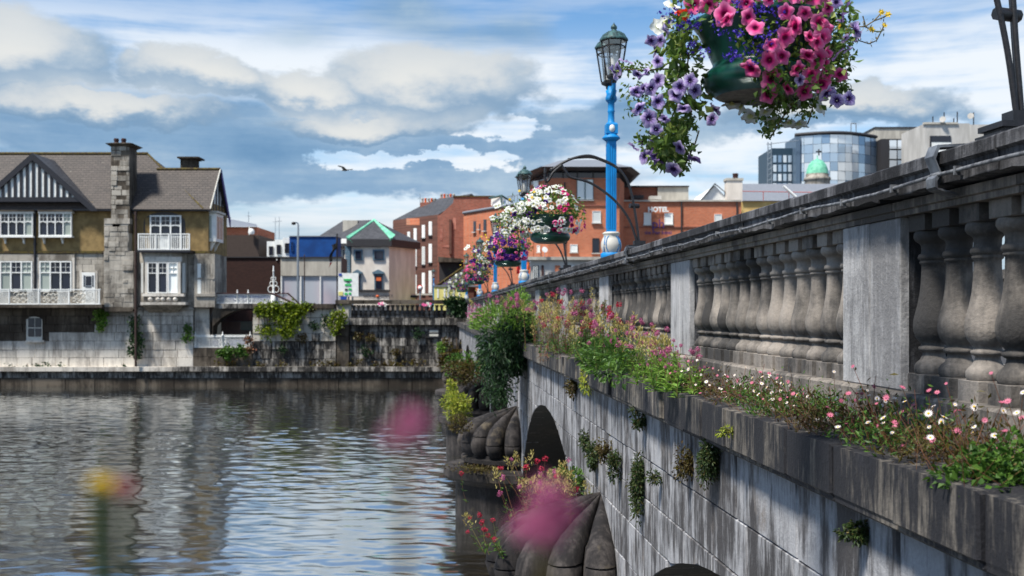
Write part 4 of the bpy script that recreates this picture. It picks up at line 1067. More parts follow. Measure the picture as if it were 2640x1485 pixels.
MB().pbox(892, 902, 725, 728, 72.96, .03).build('dark_mark', M['soffit'], sb); MB().pbox(878, 894, 765, 772, 72.98, .1).build('lower_plate', M['signblue'], o)
for px in (899, 909): mb = MB(); mb.tube([PX(px, 795, 73.2), PX(px, 706, 73.2)], .06, 6); mb.build('leg', M['steel'], o)
# cream corner pub with copper-hipped roof
dP = 108.0
o = bld('cream_pub', 'cream corner pub with dark hipped roof and green copper hips', 960, dP)
xa, xb, xc = PX(868, 0, dP + 6).x, PX(907, 0, dP).x, PX(1003, 0, dP).x
A_, B_, C_, E_ = (xa - 3.5, dP + 9), (xb, dP), (xc, dP), (xc + 2.2, dP + 5)
zt = zof(634, dP)
mb = MB(); P4 = [A_, B_, C_, E_]; mb.v = [(p[0], p[1], G0) for p in P4] + [(p[0], p[1], zt) for p in P4]; mb.f = [(0, 1, 5, 4), (1, 2, 6, 5), (2, 3, 7, 6), (4, 5, 6, 7)]; mb.sm = [False] * 4
mb.build('wall', M['cream'], o)
mb = MB(); zs = zof(617, dP); ov = [(A_[0] - .3, A_[1] - .3), (B_[0] - .3, B_[1] - .45), (C_[0] + .3, C_[1] - .45), (E_[0] + .5, E_[1])]
mb.v = [(p[0], p[1], zt - .05) for p in ov] + [(p[0], p[1], zs) for p in ov]; mb.f = [(0, 1, 5, 4), (1, 2, 6, 5), (2, 3, 7, 6), (0, 3, 2, 1)]; mb.sm = [False] * 4; mb.build('eaves_band', M['soffit'], o)
ap = Vector((PX(965, 0, dP + 4.5).x, dP + 4.5, zof(567, dP + 4.5))); ar = Vector((PX(884, 0, dP + 9).x, dP + 9, zof(569, dP + 9)))
q = [Vector((p[0], p[1], zs)) for p in ov]
mb = MB(); mb.add([q[0], q[1], ap, ar], [(0, 1, 2, 3)]); mb.add([q[1], q[2], ap], [(0, 1, 2)]); mb.add([q[2], q[3], ap], [(0, 1, 2)]); rf = mb.build('roof', M['slate_dark'], o)
for e in (1, 2):
    mb = MB(); dv = (ap - q[e]); sd_ = dv.cross(Vector((0, 1, 0))).normalized(); mb.add([q[e] - sd_ * .55 + Vector((0, -.03, .03)), q[e] + sd_ * .3 + Vector((0, -.03, .03)), ap + Vector((0, -.06, .05))], [(0, 1, 2)]); mb.tube([q[e], ap], .14, 6); mb.build('copper_hip', M['copper'], rf)
mb = MB(); mb.pbox(884, 922, 568, 604, dP + 6, 1.2); mb.build('chimney_wall', M['concrete'], o)
for (a_, b_) in ((912, 935), (961, 991)):
    MB().pbox(a_, b_, 643, 671, dP - .14, .15).build('window_surround', M['blueg'], o); win(o, a_ + 4, b_ - 4, 647, 667, dP - .16, 'glass', 'soffit', False, 1.0)
for (a_, b_) in ((914, 931), (965, 987)):
    MB().pbox(a_, b_, 707, 746, dP - .14, .15).build('window_surround', M['blueg'], o); win(o, a_ + 3.5, b_ - 3.5, 711, 745, dP - .16, 'glass', 'maroon', False, 1.0)
    mb = MB(); c_ = (a_ + b_) / 2; mb.prism([(a_ - 4, 706), (a_ - 4, 702), (c_, 695), (b_ + 4, 702), (b_ + 4, 706)], lambda u, v, w: (PX(u, v, dP).x, w, PX(u, v, dP).z), dP, dP - .35); mb.build('pediment', M['blueg'], o)
MB().pbox(969, 983, 714, 724, dP - .2, .02).build('window_notice', M['orange'], o)
for i in range(12): MB().pbox(889 + (i % 2) * 1.5, 903, 634 + i * 6.2, 639.4 + i * 6.2, dP - .03 + .0 * i, .4).build('quoin', M['blueg'], o)
MB().pbox(905, 1004, 747, 752, dP - .4, .5).build('shop_cornice', M['soffit'], o); MB().pbox(905, 1003, 752, 790, dP - .2, .2).build('shop_fascia', M['cream'], o)
text(o, 'lettering', 'HOOK', 953, 763.5, dP - .26, 7.5, M['dark_ink']); text(o, 'lettering', 'LADDER', 994, 763.5, dP - .26, 7.5, M['dark_ink'])
a = PX(973, 763.5, dP - .26); MB().lathe([(0, -.02), (.16, -.02), (.16, .02), (0, .02)], (0, 0, 0), 12).build('emblem', M['orange'], o, True).matrix_basis = WM[o].inverted() @ Matrix.Translation(a) @ Matrix.Rotation(R(90), 4, 'X')
fb = vplane(A_, B_)
for (x0_, x1_) in ((872, 878), (882, 888)):
    mb = MB(); vquad(mb, fb, x0_, x1_, 644, 668, .12, .0); mb.build('window', M['glass'], o)
mb = MB(); vquad(mb, fb, 830, 905, 616, 628, .5, .0); mb.build('side_gutter', M['white'], o)
# brick terrace, seen obliquely, and its blank gable
f = vplane(pl(1013, 127.6), pl(1130, 120))
ter2 = bld('brick_terrace', 'tall sooty brick terrace with rows of narrow white windows', 1070, 124)
a = pl(1013, 127.6); b = pl(1130, 120); ztp = zof(553, 120)
mb = MB(); back = 9.0; nx, ny = (b[1] - a[1]), -(b[0] - a[0]); ln = math.hypot(nx, ny); nx, ny = -nx / ln * back, -ny / ln * back
ca, cb_ = (a[0] + abs(nx) , a[1] + abs(ny)), (b[0] + abs(nx), b[1] + abs(ny))
mb.v = [(p[0], p[1], G0) for p in (a, b, cb_, ca)] + [(p[0], p[1], ztp) for p in (a, b, cb_, ca)]; mb.f = [(0, 1, 5, 4), (1, 2, 6, 5), (2, 3, 7, 6), (3, 0, 4, 7), (4, 5, 6, 7)]; mb.sm = [False] * 5; mb.build('wall', M['brick_dark'], ter2)
mb = MB(); r0, r1 = ((a[0] + ca[0]) / 2, (a[1] + ca[1]) / 2), ((b[0] + cb_[0]) / 2, (b[1] + cb_[1]) / 2); zr = ztp + 2.6
mb.v = [(a[0], a[1], ztp), (b[0], b[1], ztp), (r1[0], r1[1], zr), (r0[0] + 1, r0[1] - 1, zr), (cb_[0], cb_[1], ztp), (ca[0], ca[1], ztp)]; mb.f = [(0, 1, 2, 3), (3, 2, 4, 5), (0, 3, 5), (1, 4, 2)]; mb.sm = [False] * 4; mb.build('roof', M['slate_dark'], ter2)
for (px0, px1, yy) in ((1083, 1130, 522), (1132, 1172, 511)):
    p0, p1 = PX(px0, yy, 128), PX(px1, yy, 128); MB().box(p0.x, p1.x, 128, 129.2, ztp, p0.z).build('chimney', M['brick_old'], ter2)
    for i in range(5):
        c = PX(px0 + 6 + i * 8, yy, 128.5); MB().lathe([(.16, 0), (.13, .35), (.17, .4), (.13, .5)], tuple(c), 8).build('chimney_pot', M['orange'] if i % 2 else M['concrete'], ter2)
mb = MB(); vquad(mb, f, 1048, 1082, 563, 580, .02, -.02); mb.build('new_brick_patch', M['brick'], ter2)
for c, px in enumerate((1018.5, 1031.5, 1051, 1067.5, 1088.5, 1106)):
    wv = 6 + c * .45
    for (ya, yb2) in ((585, 618), (640, 685), (706, 760)):
        sh = -12 * (c / 5) + 10 - (4 if c > 3 else 0)
        k_ = .90 + .03 * c
        y0_, y1_ = HY - (HY - ya) * k_ * 1.0 + (8 - c * 2.2), HY - (HY - yb2) * k_ + (8 - c * 2.2) * .6
        mb = MB(); vquad(mb, f, px, px + wv, y0_, y1_, .05, -.05); wo_ = mb.build('window', M['white'], ter2)
        mb = MB(); vquad(mb, f, px + wv * .2, px + wv * .8, y0_ + 2, y1_ - 2, .07, .02); mb.build('pane', M['blind'], wo_)
        mb = MB(); vquad(mb, f, px - .8, px + wv + .8, y1_, y1_ + 2.2, .2, -.05); mb.build('sill', M['soffit'], wo_)
MB().pbox(1045, 1061, 724, 745, 118.5, .25).build('pub_sign', M['black'], ter2)
mb = MB(); mb.prism([(1048.5, 727), (1057.5, 727), (1055.5, 731), (1054, 732.5), (1053.6, 737), (1052.4, 737), (1052, 732.5), (1050.5, 731)], lambda u, v, w: (PX(u, v, 118.4).x, w, PX(u, v, 118.4).z), 118.48, 118.4); mb.build('sign_emblem', M['signgreen'], ter2)
MB().pbox(1046.5, 1059.5, 739, 742, 118.4, .06).build('sign_strip', M['blind'], ter2)
a = PX(1036, 747, 117); MB().lathe([(0, -.32), (.2, -.26), (.32, 0), (.2, .26), (0, .32)], tuple(a), 12).build('barrel_sign', M['black'], ter2)
MB().pbox(1014, 1125, 757, 761, 117.5, .6).build('awning_edge', M['offwhite'], ter2); MB().pbox(1000, 1075, 761, 767, 112, 2).build('awning', M['black'], ter2)
gab = bld('brick_gable', 'tall blank brick gable wall with patched plaster beside the terrace', 1190, 119)
mb = MB(); mb.prism([(1128, 800), (1275, 800), (1275, 507), (1171, 507), (1168, 523), (1137, 552), (1128, 556)], lambda u, v, w: (PX(u, v, 119).x, w, PX(u, v, 119).z), 131, 119); mb.build('wall', M['brick_old'], gab)
MB().pbox(1168, 1276, 504.5, 507.5, 118.9, 12).build('parapet_cap', M['moss'], gab)
MB().pbox(1158, 1164, 565, 655, 118.75, .3).build('broken_pier', M['brick_dark'], gab)
for (x_, y_, w_, h_) in ((1140, 632, 18, 6), (1134, 590, 7, 30), (1168, 562, 8, 30)): MB().pbox(x_, x_ + w_, y_, y_ + h_, 118.97, .05).build('plaster_patch', surf('pink_plaster', lin(190, 130, 112), lin(150, 90, 76), 1.5, .9), gab)
mb = MB(); mb.prism([(1130, 662), (1200, 668), (1202, 676), (1130, 676)], lambda u, v, w: (PX(u, v, 118).x, w, PX(u, v, 118).z), 119, 117.6); mb.build('concrete_canopy', M['quay_dark'], gab)
MB().pbox(1132, 1204, 677, 730, 118.9, .1).build('opening_shade', M['soffit'], gab)  # flat dark sheet painted as the shade in the hole under the canopy
o = bld('lean_to_shed', 'lean-to shed with dark sloping roof in front of the blank gable', 1165, 114)
mb = MB(); mb.add([hp(1122, 742, 114), hp(1222, 742, 114), hp(1222, 690, 118), hp(1190, 690, 118)], [(0, 1, 2, 3)]); mb.build('roof', M['slate_dark'], o)
mb = MB(); mb.tube([hp(1123, 738, 114), hp(1192, 690, 117.8)], .12, 5); mb.build('verge', M['moss'], o)
fbox('wall', M['brick_dark'], o, 1125, 1222, 742, 114.2, 3.5)
o = bld('pale_yellow_shop', 'low pale yellow shop front below the lean-to roof', 1150, 108)
fbox('wall', M['yellow_l'], o, 1119, 1200, 738, 108, 5); MB().pbox(1118, 1237, 735.5, 739, 107.9, 5.2).build('roof_edge', M['roofgrey'], o)
for p in (1127, 1144, 1153, 1168, 1182): MB().pbox(p, p + 4, 745, 768, 107.95, .1).build('door_panel', M['white'], o)
# hotel: angled left wing, tower, right wing
hot = bld('brick_hotel', 'large orange brick hotel with square tower and overhanging roof', 1500, 102, 'hotel')
A_, B_ = pl(1195, 117), pl(1375, 104.6); f = vplane(A_, B_); zt = zof(520, 105)
mb = MB(); mb.v = [(A_[0], A_[1], G0), (B_[0], B_[1], G0), (B_[0], B_[1] + 12, G0), (A_[0], A_[1] + 12, G0)]; mb.v += [(x_, y_, zt) for (x_, y_, _) in mb.v]; mb.f = [(0, 1, 5, 4), (1, 2, 6, 5), (3, 0, 4, 7), (4, 5, 6, 7)]; mb.sm = [False] * 4; mb.build('left_wing', M['brick'], hot)
mb = MB(); mb.tube([(A_[0], A_[1] - .1, zt), (B_[0], B_[1] - .1, zt)], .16, 6); mb.build('wing_gutter', M['roofgrey'], hot)
for (x0_, x1_, ya, yb2) in ((1221.5, 1227.5, 570, 598), (1236, 1239, 577, 591), (1247.5, 1254.5, 566, 595), (1221.5, 1226, 632, 648), (1335, 1341, 632, 653), (1292, 1298, 560, 590)):
    mb = MB(); vquad(mb, f, x0_, x1_, ya, yb2, .06, -.1); wo_ = mb.build('window', M['glass'], hot); mb = MB(); vquad(mb, f, x0_ - 1, x1_ + 1, yb2, yb2 + 2.5, .25, -.05); mb.build('sill', M['concrete_w'], wo_)
mb = MB(); mb.add([hp(1266, 530, 116), hp(1292, 527, 114), hp(1292, 506, 114), hp(1266, 512, 116), hp(1318, 522, 118), hp(1305, 512, 118)], [(0, 1, 2, 3), (1, 4, 5, 2)]); mb.build('glazed_rooflight', M['blind'], hot)
mb = MB(); mb.tube([hp(1262, 511, 115.5), hp(1293, 504.5, 113.8), hp(1320, 521, 117)], .12, 5); mb.tube([hp(1293, 504, 113.8), hp(1291, 560, 113)], .1, 5); mb.build('rooflight_frame', M['lampgreen'], hot)
mb = MB()
for i in range(8): mb.tube([hp(1310 + i * 8, 524 - i * 1.1, 110 - i * .6), hp(1310 + i * 8, 506 - i * 1.1, 110 - i * .6)], .03, 4)
mb.tube([hp(1308, 506, 110), hp(1368, 498, 106)], .03, 4); mb.build('roof_rail', M['steel'], hot)
TP = [pl(1366, 106), pl(1413, 100), pl(1597, 100), pl(1609, 104), pl(1600, 112), pl(1380, 112)]
def tower_slab(name, mat, z0, z1, grow=0.0, shrink=0.0):
    cx_ = sum(p[0] for p in TP) / 6; cy_ = sum(p[1] for p in TP) / 6
    def gr(p, k): L = math.hypot(p[0] - cx_, p[1] - cy_); return (cx_ + (p[0] - cx_) * (L + k) / L, cy_ + (p[1] - cy_) * (L + k) / L)
    mb = MB(); n = 6; mb.v = [(*gr(p, grow), z0) for p in TP] + [(*gr(p, grow + shrink), z1) for p in TP]
    mb.f = [(i, (i + 1) % n, n + (i + 1) % n, n + i) for i in range(n)] + [tuple(range(n, 2 * n)), tuple(range(n - 1, -1, -1))]; mb.sm = [False] * len(mb.f)
    return mb.build(name, mat, hot)
zt = zof(459, 100); tower_slab('tower', M['brick'], G0, zt)
tower_slab('clerestory', M['glass'], zt, zt + .62, -.15)
mb = MB()
for px in (1414, 1452, 1489, 1530, 1567, 1596): a = PX(px, 0, 99.95); mb.box(a.x - .06, a.x + .06, 99.9, 100.1, zt, zt + .62)
mb.build('clerestory_posts', M['soffit'], hot)
tower_slab('eaves', M['soffit'], zt + .62, zt + .85, 1.0, .5)
mb = MB(); cx_ = PX(1480, 0, 103).x; cy_ = 105; n = 6
def gr(p, k): L = math.hypot(p[0] - cx_, p[1] - cy_); return (cx_ + (p[0] - cx_) * (L + k) / L, cy_ + (p[1] - cy_) * (L + k) / L)
mb.v = [(*gr(p, 1.55), zt + .87) for p in TP] + [(*gr(p, -2.9), zt + 2.0) for p in TP]; mb.f = [(i, (i + 1) % n, n + (i + 1) % n, n + i) for i in range(n)] + [tuple(range(n, 2 * n))]; mb.sm = [False] * 7; mb.build('tower_roof', M['roofgrey'], hot)
w2 = win(hot, 1487, 1530, 462, 515, 99.95, 'blind', 'lampgreen', True); MB().pbox(1507.5, 1509.5, 463, 514, 99.85, .08).build('mullion', M['lampgreen'], w2)
fl_ = vplane(TP[0], TP[1]); mb = MB(); vquad(mb, fl_, 1377, 1389, 466, 516, .08, 0); mb.build('window', M['blind'], hot)
win(hot, 1527, 1549, 544, 574, 99.95); win(hot, 1470, 1489, 630, 650, 99.95); win(hot, 1527, 1545, 614, 652, 99.95, 'glass', 'soffit')
win(hot, 1384, 1392, 632, 650, 102, 'blind')
fbox('right_wing', M['brick'], hot, 1603, 1911, 519, 104, 12); MB().pbox(1602, 1912, 515.5, 519.5, 103.8, 12.2).build('parapet_cap', M['concrete'], hot)
for (a_, b_, c_, d_) in ((1660, 1679, 548, 579), (1713, 1735, 549, 578), (1842, 1861, 552, 580), (1780, 1800, 610, 640)): win(hot, a_, b_, c_, d_, 103.95)
fbox('roof_plant', M['brick_old'], hot, 1606, 1700, 481, 108, 4); fbox('lift_tower', M['concrete'], hot, 1696, 1775, 480, 107.5, 5); MB().pbox(1604, 1777, 478.5, 481.5, 107.3, 5).build('plant_cap', M['soffit'], hot)
MB().pbox(1626, 1660, 503, 512, 107.3, 1).build('roof_duct', M['soffit'], hot); MB().pbox(1675, 1705, 505, 514, 106, 1).build('roof_unit', M['concrete_w'], hot)
for px, y0_, y1_, dd in ((1606, 522, 720, 103.8), (1757, 520, 640, 103.9), (1456, 470, 660, 99.9), (1900, 522, 600, 103.9)):
    mb = MB(); mb.tube([PX(px, y0_, dd), PX(px, y1_, dd)], .07, 6); mb.build('downpipe', M['soffit'], hot)
MB().pbox(1604, 1911, 584, 586.5, 103.9, .2).build('string_course', M['brick_old'], hot); MB().pbox(1414, 1597, 528, 531, 99.9, .2).build('string_course', M['brick_old'], hot)
text(hot, 'hotel_lettering', 'HOTEL', 1697, 540.5, 103.75, 12, M['white'], bold=.035)
text(hot, 'logo_lettering', 'ph', 1697, 578, 103.75, 24, M['ink']); text(hot, 'name_lettering', 'the Pier hotel', 1697, 600, 103.75, 9, M['ink'], bold=.006)
MB().pbox(1335, 1600, 662, 670, 99.0, 3).build('storefront_cornice', M['concrete'], hot); MB().pbox(1338, 1600, 670, 800, 99.4, 1.2).build('storefront', M['concrete_w'], hot)
for (a_, b_, m2) in ((1374, 1388, 'glass'), (1396, 1402, 'maroon'), (1431, 1444, 'brick'), (1460, 1480, 'blind'), (1346, 1360, 'glass')): MB().pbox(a_, b_, 684, 740, 99.3, .1).build('storefront_opening', M[m2], hot)
for i in range(3): MB().pbox(1375 + i * 4.4, 1376.6 + i * 4.4, 686, 738, 99.15, .1).build('door_bar', M['blind'], hot)
o = thing('satellite_dish', 'white dish on the hotel wall above the storefront', 'satellite dish', tuple(PX(1405, 648, 98.9))); a = PX(1403, 645, 98.8)
MB().lathe([(0, 0), (.12, .02), (.22, .08), (.28, .16)], (0, 0, 0), 14).build('dish', M['white'], o, True).matrix_basis = WM[o].inverted() @ Matrix.Translation(a) @ Matrix.Rotation(R(70), 4, 'X') @ Matrix.Rotation(R(20), 4, 'Y')
mb = MB(); mb.tube([PX(1404, 662, 99), PX(1404, 646, 99)], .03, 5); mb.build('mount', M['steel'], o)
for (px, c1, lab) in ((1338, 'red', 'small red flag hanging near the second lamp post'), (1364, 'orange', 'small orange flag beside the second blue lamp base')):
    o = thing('street_flag', lab, 'flag', tuple(PX(px, 740, 90))); mb = MB(); mb.tube([PX(px + 3, 745, 90), PX(px + 3, 672, 90)], .04, 5); mb.build('pole', M['steel'], o)
    mb = MB(); vs = [tuple(PX(px - 6 + 9 * (j / 4), 676 + i * 6, 90) + Vector((0, .12 * math.sin(j * 2 + i), 0))) for i in range(6) for j in range(5)]; mb.add(vs, [(i * 5 + j, i * 5 + j + 1, i * 5 + j + 6, i * 5 + j + 5) for i in range(5) for j in range(4)], True); mb.build('cloth', M[c1], o)
# white cottage, yellow house, church dome, glass offices, concrete tower
o = bld('white_cottage', 'white gabled cottage with cream chimney above the hotel roof', 1860, 120, 'house')
gz = lambda u, v, w: (PX(u, v, 120).x, w, PX(u, v, 120).z)
MB().prism([(1808, 800), (1880, 800), (1880, 517), (1843, 478), (1808, 517)], gz, 132, 120).build('wall', M['white'], o)
mb = MB(); mb.add([hp(1800, 523, 119.6), hp(1843, 472, 119.6), hp(1843, 476, 130), hp(1800, 523, 130), hp(1904, 523, 119.6), hp(1904, 523, 130)], [(0, 1, 2, 3), (1, 4, 5, 2)]); mb.build('roof', M['slate_dark'], o)
MB().pbox(1874, 1914, 464, 520, 119, 1.4).build('chimney', M['cream'], o); MB().pbox(1872, 1917, 459, 465, 118.9, 1.6).build('chimney_cap', M['concrete'], o); MB().lathe([(.3, 0), (.3, .35), (.36, .4), (.28, .5)], tuple(PX(1896, 459, 119.6)), 10).build('chimney_pot', M['maroon'], o)
o = bld('yellow_house', 'ochre rendered house with grey roof and thin red roof rail', 2000, 122, 'house')
fbox('wall', M['yellow_w'], o, 1914, 2160, 516, 122, 10)
mb = MB(); mb.add([hp(1912, 518, 121.7), hp(2170, 518, 121.7), hp(2170, 474, 127), hp(1912, 474, 127)], [(0, 1, 2, 3)]); mb.build('roof', M['roofgrey'], o)
mb = MB(); mb.tube([hp(1900, 493, 121.4), hp(2160, 497, 121.4)], .04, 4)
for px in (1902, 1968, 2034, 2100): mb.tube([hp(px, 517, 121.5), hp(px, 493, 121.4)], .04, 4)
mb.build('red_roof_rail', M['redrail'], o)
mb = MB(); mb.tube([hp(2020, 480, 121), hp(2052, 508, 121)], .16, 5); mb.build('white_flue', M['white'], o)
o = bld('domed_church', 'small green copper dome on a stone drum before glass offices', 2107, 185, 'church')
a = PX(2107, 479, 185); k_ = 185 / F
MB().lathe([(31 * k_, -25), (31 * k_, 0), (31 * k_, 12 * k_), (34 * k_, 14 * k_), (34 * k_, 20 * k_), (29 * k_, 22 * k_), (29 * k_, 30 * k_)], tuple(a), 20).build('drum', M['ashlar'], o)
MB().lathe([(28 * k_, 30 * k_), (26.5 * k_, 42 * k_), (22 * k_, 54 * k_), (14 * k_, 64 * k_), (5 * k_, 68 * k_), (1.5 * k_, 70 * k_), (1.2 * k_, 78 * k_)], tuple(a), 24).build('dome', M['copper'], o)
mb = MB(); mb.tube([(a.x, a.y - 1, a.z + 76 * k_), (a.x, a.y - 1, a.z + 92 * k_)], .12, 4); mb.tube([(a.x - .5, a.y - 1, a.z + 86 * k_), (a.x + .5, a.y - 1, a.z + 86 * k_)], .12, 4); mb.build('cross', M['lampdark'], o)
gl = bld('glass_offices', 'curved mirror-glass office block reflecting clouds', 2170, 250, 'office block')
dg = 250.0
def gpanel(p00, p10, p11, p01, parent=gl):
    cen = (p00 + p10 + p11 + p01) / 4; ax = Vector((rnd.uniform(-.03, .03), rnd.uniform(-.03, .03), rnd.uniform(-.05, .05)))
    vs = []
    for p in (p00, p10, p11, p01): q_ = cen + (p - cen) * .965; vs.append(q_ + ax.cross(q_ - cen))
    MB().add(vs, [(0, 1, 2, 3)]).build('glass_panel', M['mirror'], parent)
# curved front
cols = 11; NR = 8; zt = zof(348, dg); ph = 23.5 * dg / F
def cur(t): return Vector((PX(2056 + 222 * t, 0, dg).x, dg + 5 - 6 * math.sin(math.pi * (.15 + .85 * t)) , 0))
for i in range(cols):
    a, b = cur(i / cols), cur((i + 1) / cols)
    for r in range(NR):
        z1_, z0_ = zt - ph * r, zt - ph * (r + 1)
        gpanel(Vector((a.x, a.y, z0_)), Vector((b.x, b.y, z0_)), Vector((b.x, b.y, z1_)), Vector((a.x, a.y, z1_)))
mb = MB(); vs = []
for i in range(cols + 1): a = cur(i / cols); vs += [(a.x, a.y + .35, G0), (a.x, a.y + .35, zt + .3)]
mb.add(vs, [(2 * i, 2 * i + 2, 2 * i + 3, 2 * i + 1) for i in range(cols)]); mb.build('curtain_frame', M['soffit'], gl)
mb = MB(); pts = [cur(i / cols) + Vector((0, -.1, zt + .35)) for i in range(cols + 1)]; mb.tube(pts, .4, 5); mb.build('roof_edge', M['soffit'], gl)
fbox('left_wing', plain('blue_black_cladding', lin(44, 66, 82), .4), gl, 1990, 2058, 382, dg + 4, 14)
for c in range(5):
    for r in range(5): gpanel(*[PX(1993 + c * 13 + q * 9, 400 + r * 24 + s * 19, dg + 3.9) for q, s in ((0, 1), (1, 1), (1, 0), (0, 0))])
fbox('left_fin', plain('grey_blue_fin', lin(90, 110, 130), .4), gl, 2052, 2063, 352, dg + 1, 10)
fbox('right_wing', M['soffit'], gl, 2272, 2400, 358, dg + 2, 14)
for c in range(5):
    for r in range(4): gpanel(*[PX(2293 + c * 21 + q * 19, 361 + r * 26 + s * 23, dg + 1.9) for q, s in ((0, 1), (1, 1), (1, 0), (0, 0))])
fbox('plant_room', M['concrete'], gl, 2256, 2367, 330, dg + 6, 8, 30)
MB().pbox(2255, 2368, 327, 330.5, dg + 5.8, 8).build('plant_cap', M['soffit'], gl)
mb = MB()
for (p0, p1) in (((2194, 342), (2194, 318)), ((2207, 340), (2207, 318)), ((2194, 318), (2207, 318))): mb.tube([hp(*p0, dg), hp(*p1, dg)], .12, 4)
mb.build('roof_ladder', M['steel'], gl)
o = thing('lattice_mast', 'faint lattice mast at the left end of the glass offices', 'mast', tuple(PX(1985, 500, dg)))
mb = MB()
for px in (1978, 1990): mb.tube([hp(px, 500, dg), hp(px + (1985 - px) * .3, 366, dg)], .1, 4)
for i in range(9): mb.tube([hp(1978, 495 - i * 14, dg), hp(1990, 488 - i * 14, dg)], .06, 4); mb.tube([hp(1990, 488 - i * 14, dg), hp(1978, 481 - i * 14, dg)], .06, 4)
mb.build('lattice', M['steel'], o); mb = MB(); mb.tube([hp(1976, 372, dg), hp(2060, 362, dg)], .08, 4); mb.build('jib', M['steel'], o)
o = bld('concrete_tower', 'pale concrete block with roof aerials right of the glass offices', 2470, 230, 'office block')
fbox('wall', M['concrete_w'], o, 2385, 2500, 318, 230, 14); fbox('rear_wall', M['concrete_w'], o, 2466, 2575, 321, 234, 12)
MB().pbox(2400, 2452, 350, 366, 229.8, .4).build('window_band', M['glass'], o); MB().pbox(2398, 2401, 350, 420, 229.8, .4).build('window_band', M['glass'], o); MB().pbox(2402, 2452, 366, 420, 229.85, .3).build('spandrel_panel', M['white'], o)
MB().pbox(2383, 2470, 315, 320, 229.7, 1).build('parapet', M['concrete'], o)
mb = MB()
for (px, t_, b_) in ((2405, 300, 318), (2434, 290, 318), (2468, 288, 316), (2459, 305, 316), (2510, 290, 322)): mb.tube([hp(px, b_, 230), hp(px, t_, 230)], .12, 5)
mb.build('aerials', M['lampdark'], o)
for px, yy in ((2431, 309), (2503, 300)):
    a = PX(px, yy, 229.5); MB().lathe([(0, 0), (.3, .05), (.55, .2), (.65, .35)], (0, 0, 0), 14).build('roof_dish', M['concrete_w'], o, True).matrix_basis = WM[o].inverted() @ Matrix.Translation(a) @ Matrix.Rotation(R(80), 4, 'X') @ Matrix.Rotation(R(-30), 4, 'Y')
# no-entry style round sign on the quay street
o = thing('round_sign', 'round red-ringed traffic sign on a grey post by the terrace', 'traffic sign', tuple(PX(1083, 780, 80)))
a = PX(1083, 742, 79.9); X90 = Matrix.Rotation(R(90), 4, 'X')
for nm, r_, m2, dy in (('ring', .21, 'red', 0), ('face', .15, 'white', -.01)): MB().lathe([(0, 0), (r_, 0), (r_, .02), (0, .02)], (0, 0, 0), 20).build(nm, M[m2], o, True).matrix_basis = WM[o].inverted() @ Matrix.Translation(a + Vector((0, dy, 0))) @ X90
mb = MB(); mb.tube([PX(1083, 790, 80), PX(1083, 745, 80)], .05, 6); mb.build('post', M['steel'], o)
# gull
o = thing('gull', 'gull gliding over the town against the white cloud gap', 'bird', tuple(PX(890, 438, 70)))
a = PX(890, 438, 70)
mb = MB(); mb.tube([a + Vector((.22, 0, -.02)), a + Vector((.14, 0, 0)), a + Vector((.03, 0, -.02)), a + Vector((-.13, 0, -.03)), a + Vector((-.24, 0, -.05))], [.015, .045, .06, .04, .015], 8); mb.build('body', M['gull'], o)
for q, pts in ((-1, [(0, 0, 0), (-.14, -.2, .17), (-.40, -.45, .22)]), (1, [(0, 0, 0), (.12, .25, .06), (.42, .5, .11)])):
    mb = MB(); P3 = [a + Vector(p) for p in pts]; ch = [.11, .08, .02]
    vs = []
    for p, c in zip(P3, ch): vs += [p + Vector((c, 0, .01)), p + Vector((-c, 0, -.04))]
    mb.add(vs, [(0, 1, 3, 2), (2, 3, 5, 4)]); mb.build('wing', M['gull'], o)
# ------------------------------------------------------------------ lamp posts along the parapet
def lantern(parent, c, s=1.0):
    """six-sided glazed lantern with domed cap and finial; c = bottom centre"""
    x, y, z = c
    mb = MB()
    mb.lathe([(.035 * s, -.10 * s), (.05 * s, -.04 * s), (.11 * s, -.02 * s), (.125 * s, .0), (.125 * s, .03 * s)], c, 6, False); base = mb.build('lantern_base', M['lampdark'], parent)
    mb = MB()
    for k in range(6):
        a = math.pi / 3 * k
        p0 = (x + .12 * s * math.cos(a), y + .12 * s * math.sin(a), z + .03 * s); p1 = (x + .21 * s * math.cos(a), y + .21 * s * math.sin(a), z + .60 * s)
        mb.tube([p0, p1], .013 * s, 4)
    for (r, zz) in ((.195, .50), (.212, .60)): mb.tube([(x + r * s * math.cos(math.pi / 3 * k), y + r * s * math.sin(math.pi / 3 * k), z + zz * s) for k in range(7)], .014 * s, 4, False)
    mb.build('lantern_frame', M['lampdark'], base)
    mb = MB()
    for k in range(6):
        a, b = math.pi / 3 * k, math.pi / 3 * (k + 1)
        mb.add([(x + .118 * s * math.cos(a), y + .118 * s * math.sin(a), z + .035 * s), (x + .118 * s * math.cos(b), y + .118 * s * math.sin(b), z + .035 * s), (x + .205 * s * math.cos(b), y + .205 * s * math.sin(b), z + .595 * s), (x + .205 * s * math.cos(a), y + .205 * s * math.sin(a), z + .595 * s)], [(0, 1, 2, 3)])
    mb.build('lantern_glass', M['lglass'], base)
    MB().lathe([(.07 * s, .06 * s), (.075 * s, .3 * s), (.05 * s, .36 * s), (0, .37 * s)], c, 10).build('lamp_tube', M['frosted'], base)
    mb = MB(); mb.lathe([(.235 * s, .60 * s), (.24 * s, .625 * s), (.225 * s, .64 * s), (.19 * s, .70 * s), (.11 * s, .75 * s), (.05 * s, .765 * s), (.04 * s, .79 * s), (.055 * s, .81 * s), (.05 * s, .84 * s), (.015 * s, .88 * s), (0, .91 * s)], c, 12); mb.build('lantern_cap', M['lampgreen'], base)
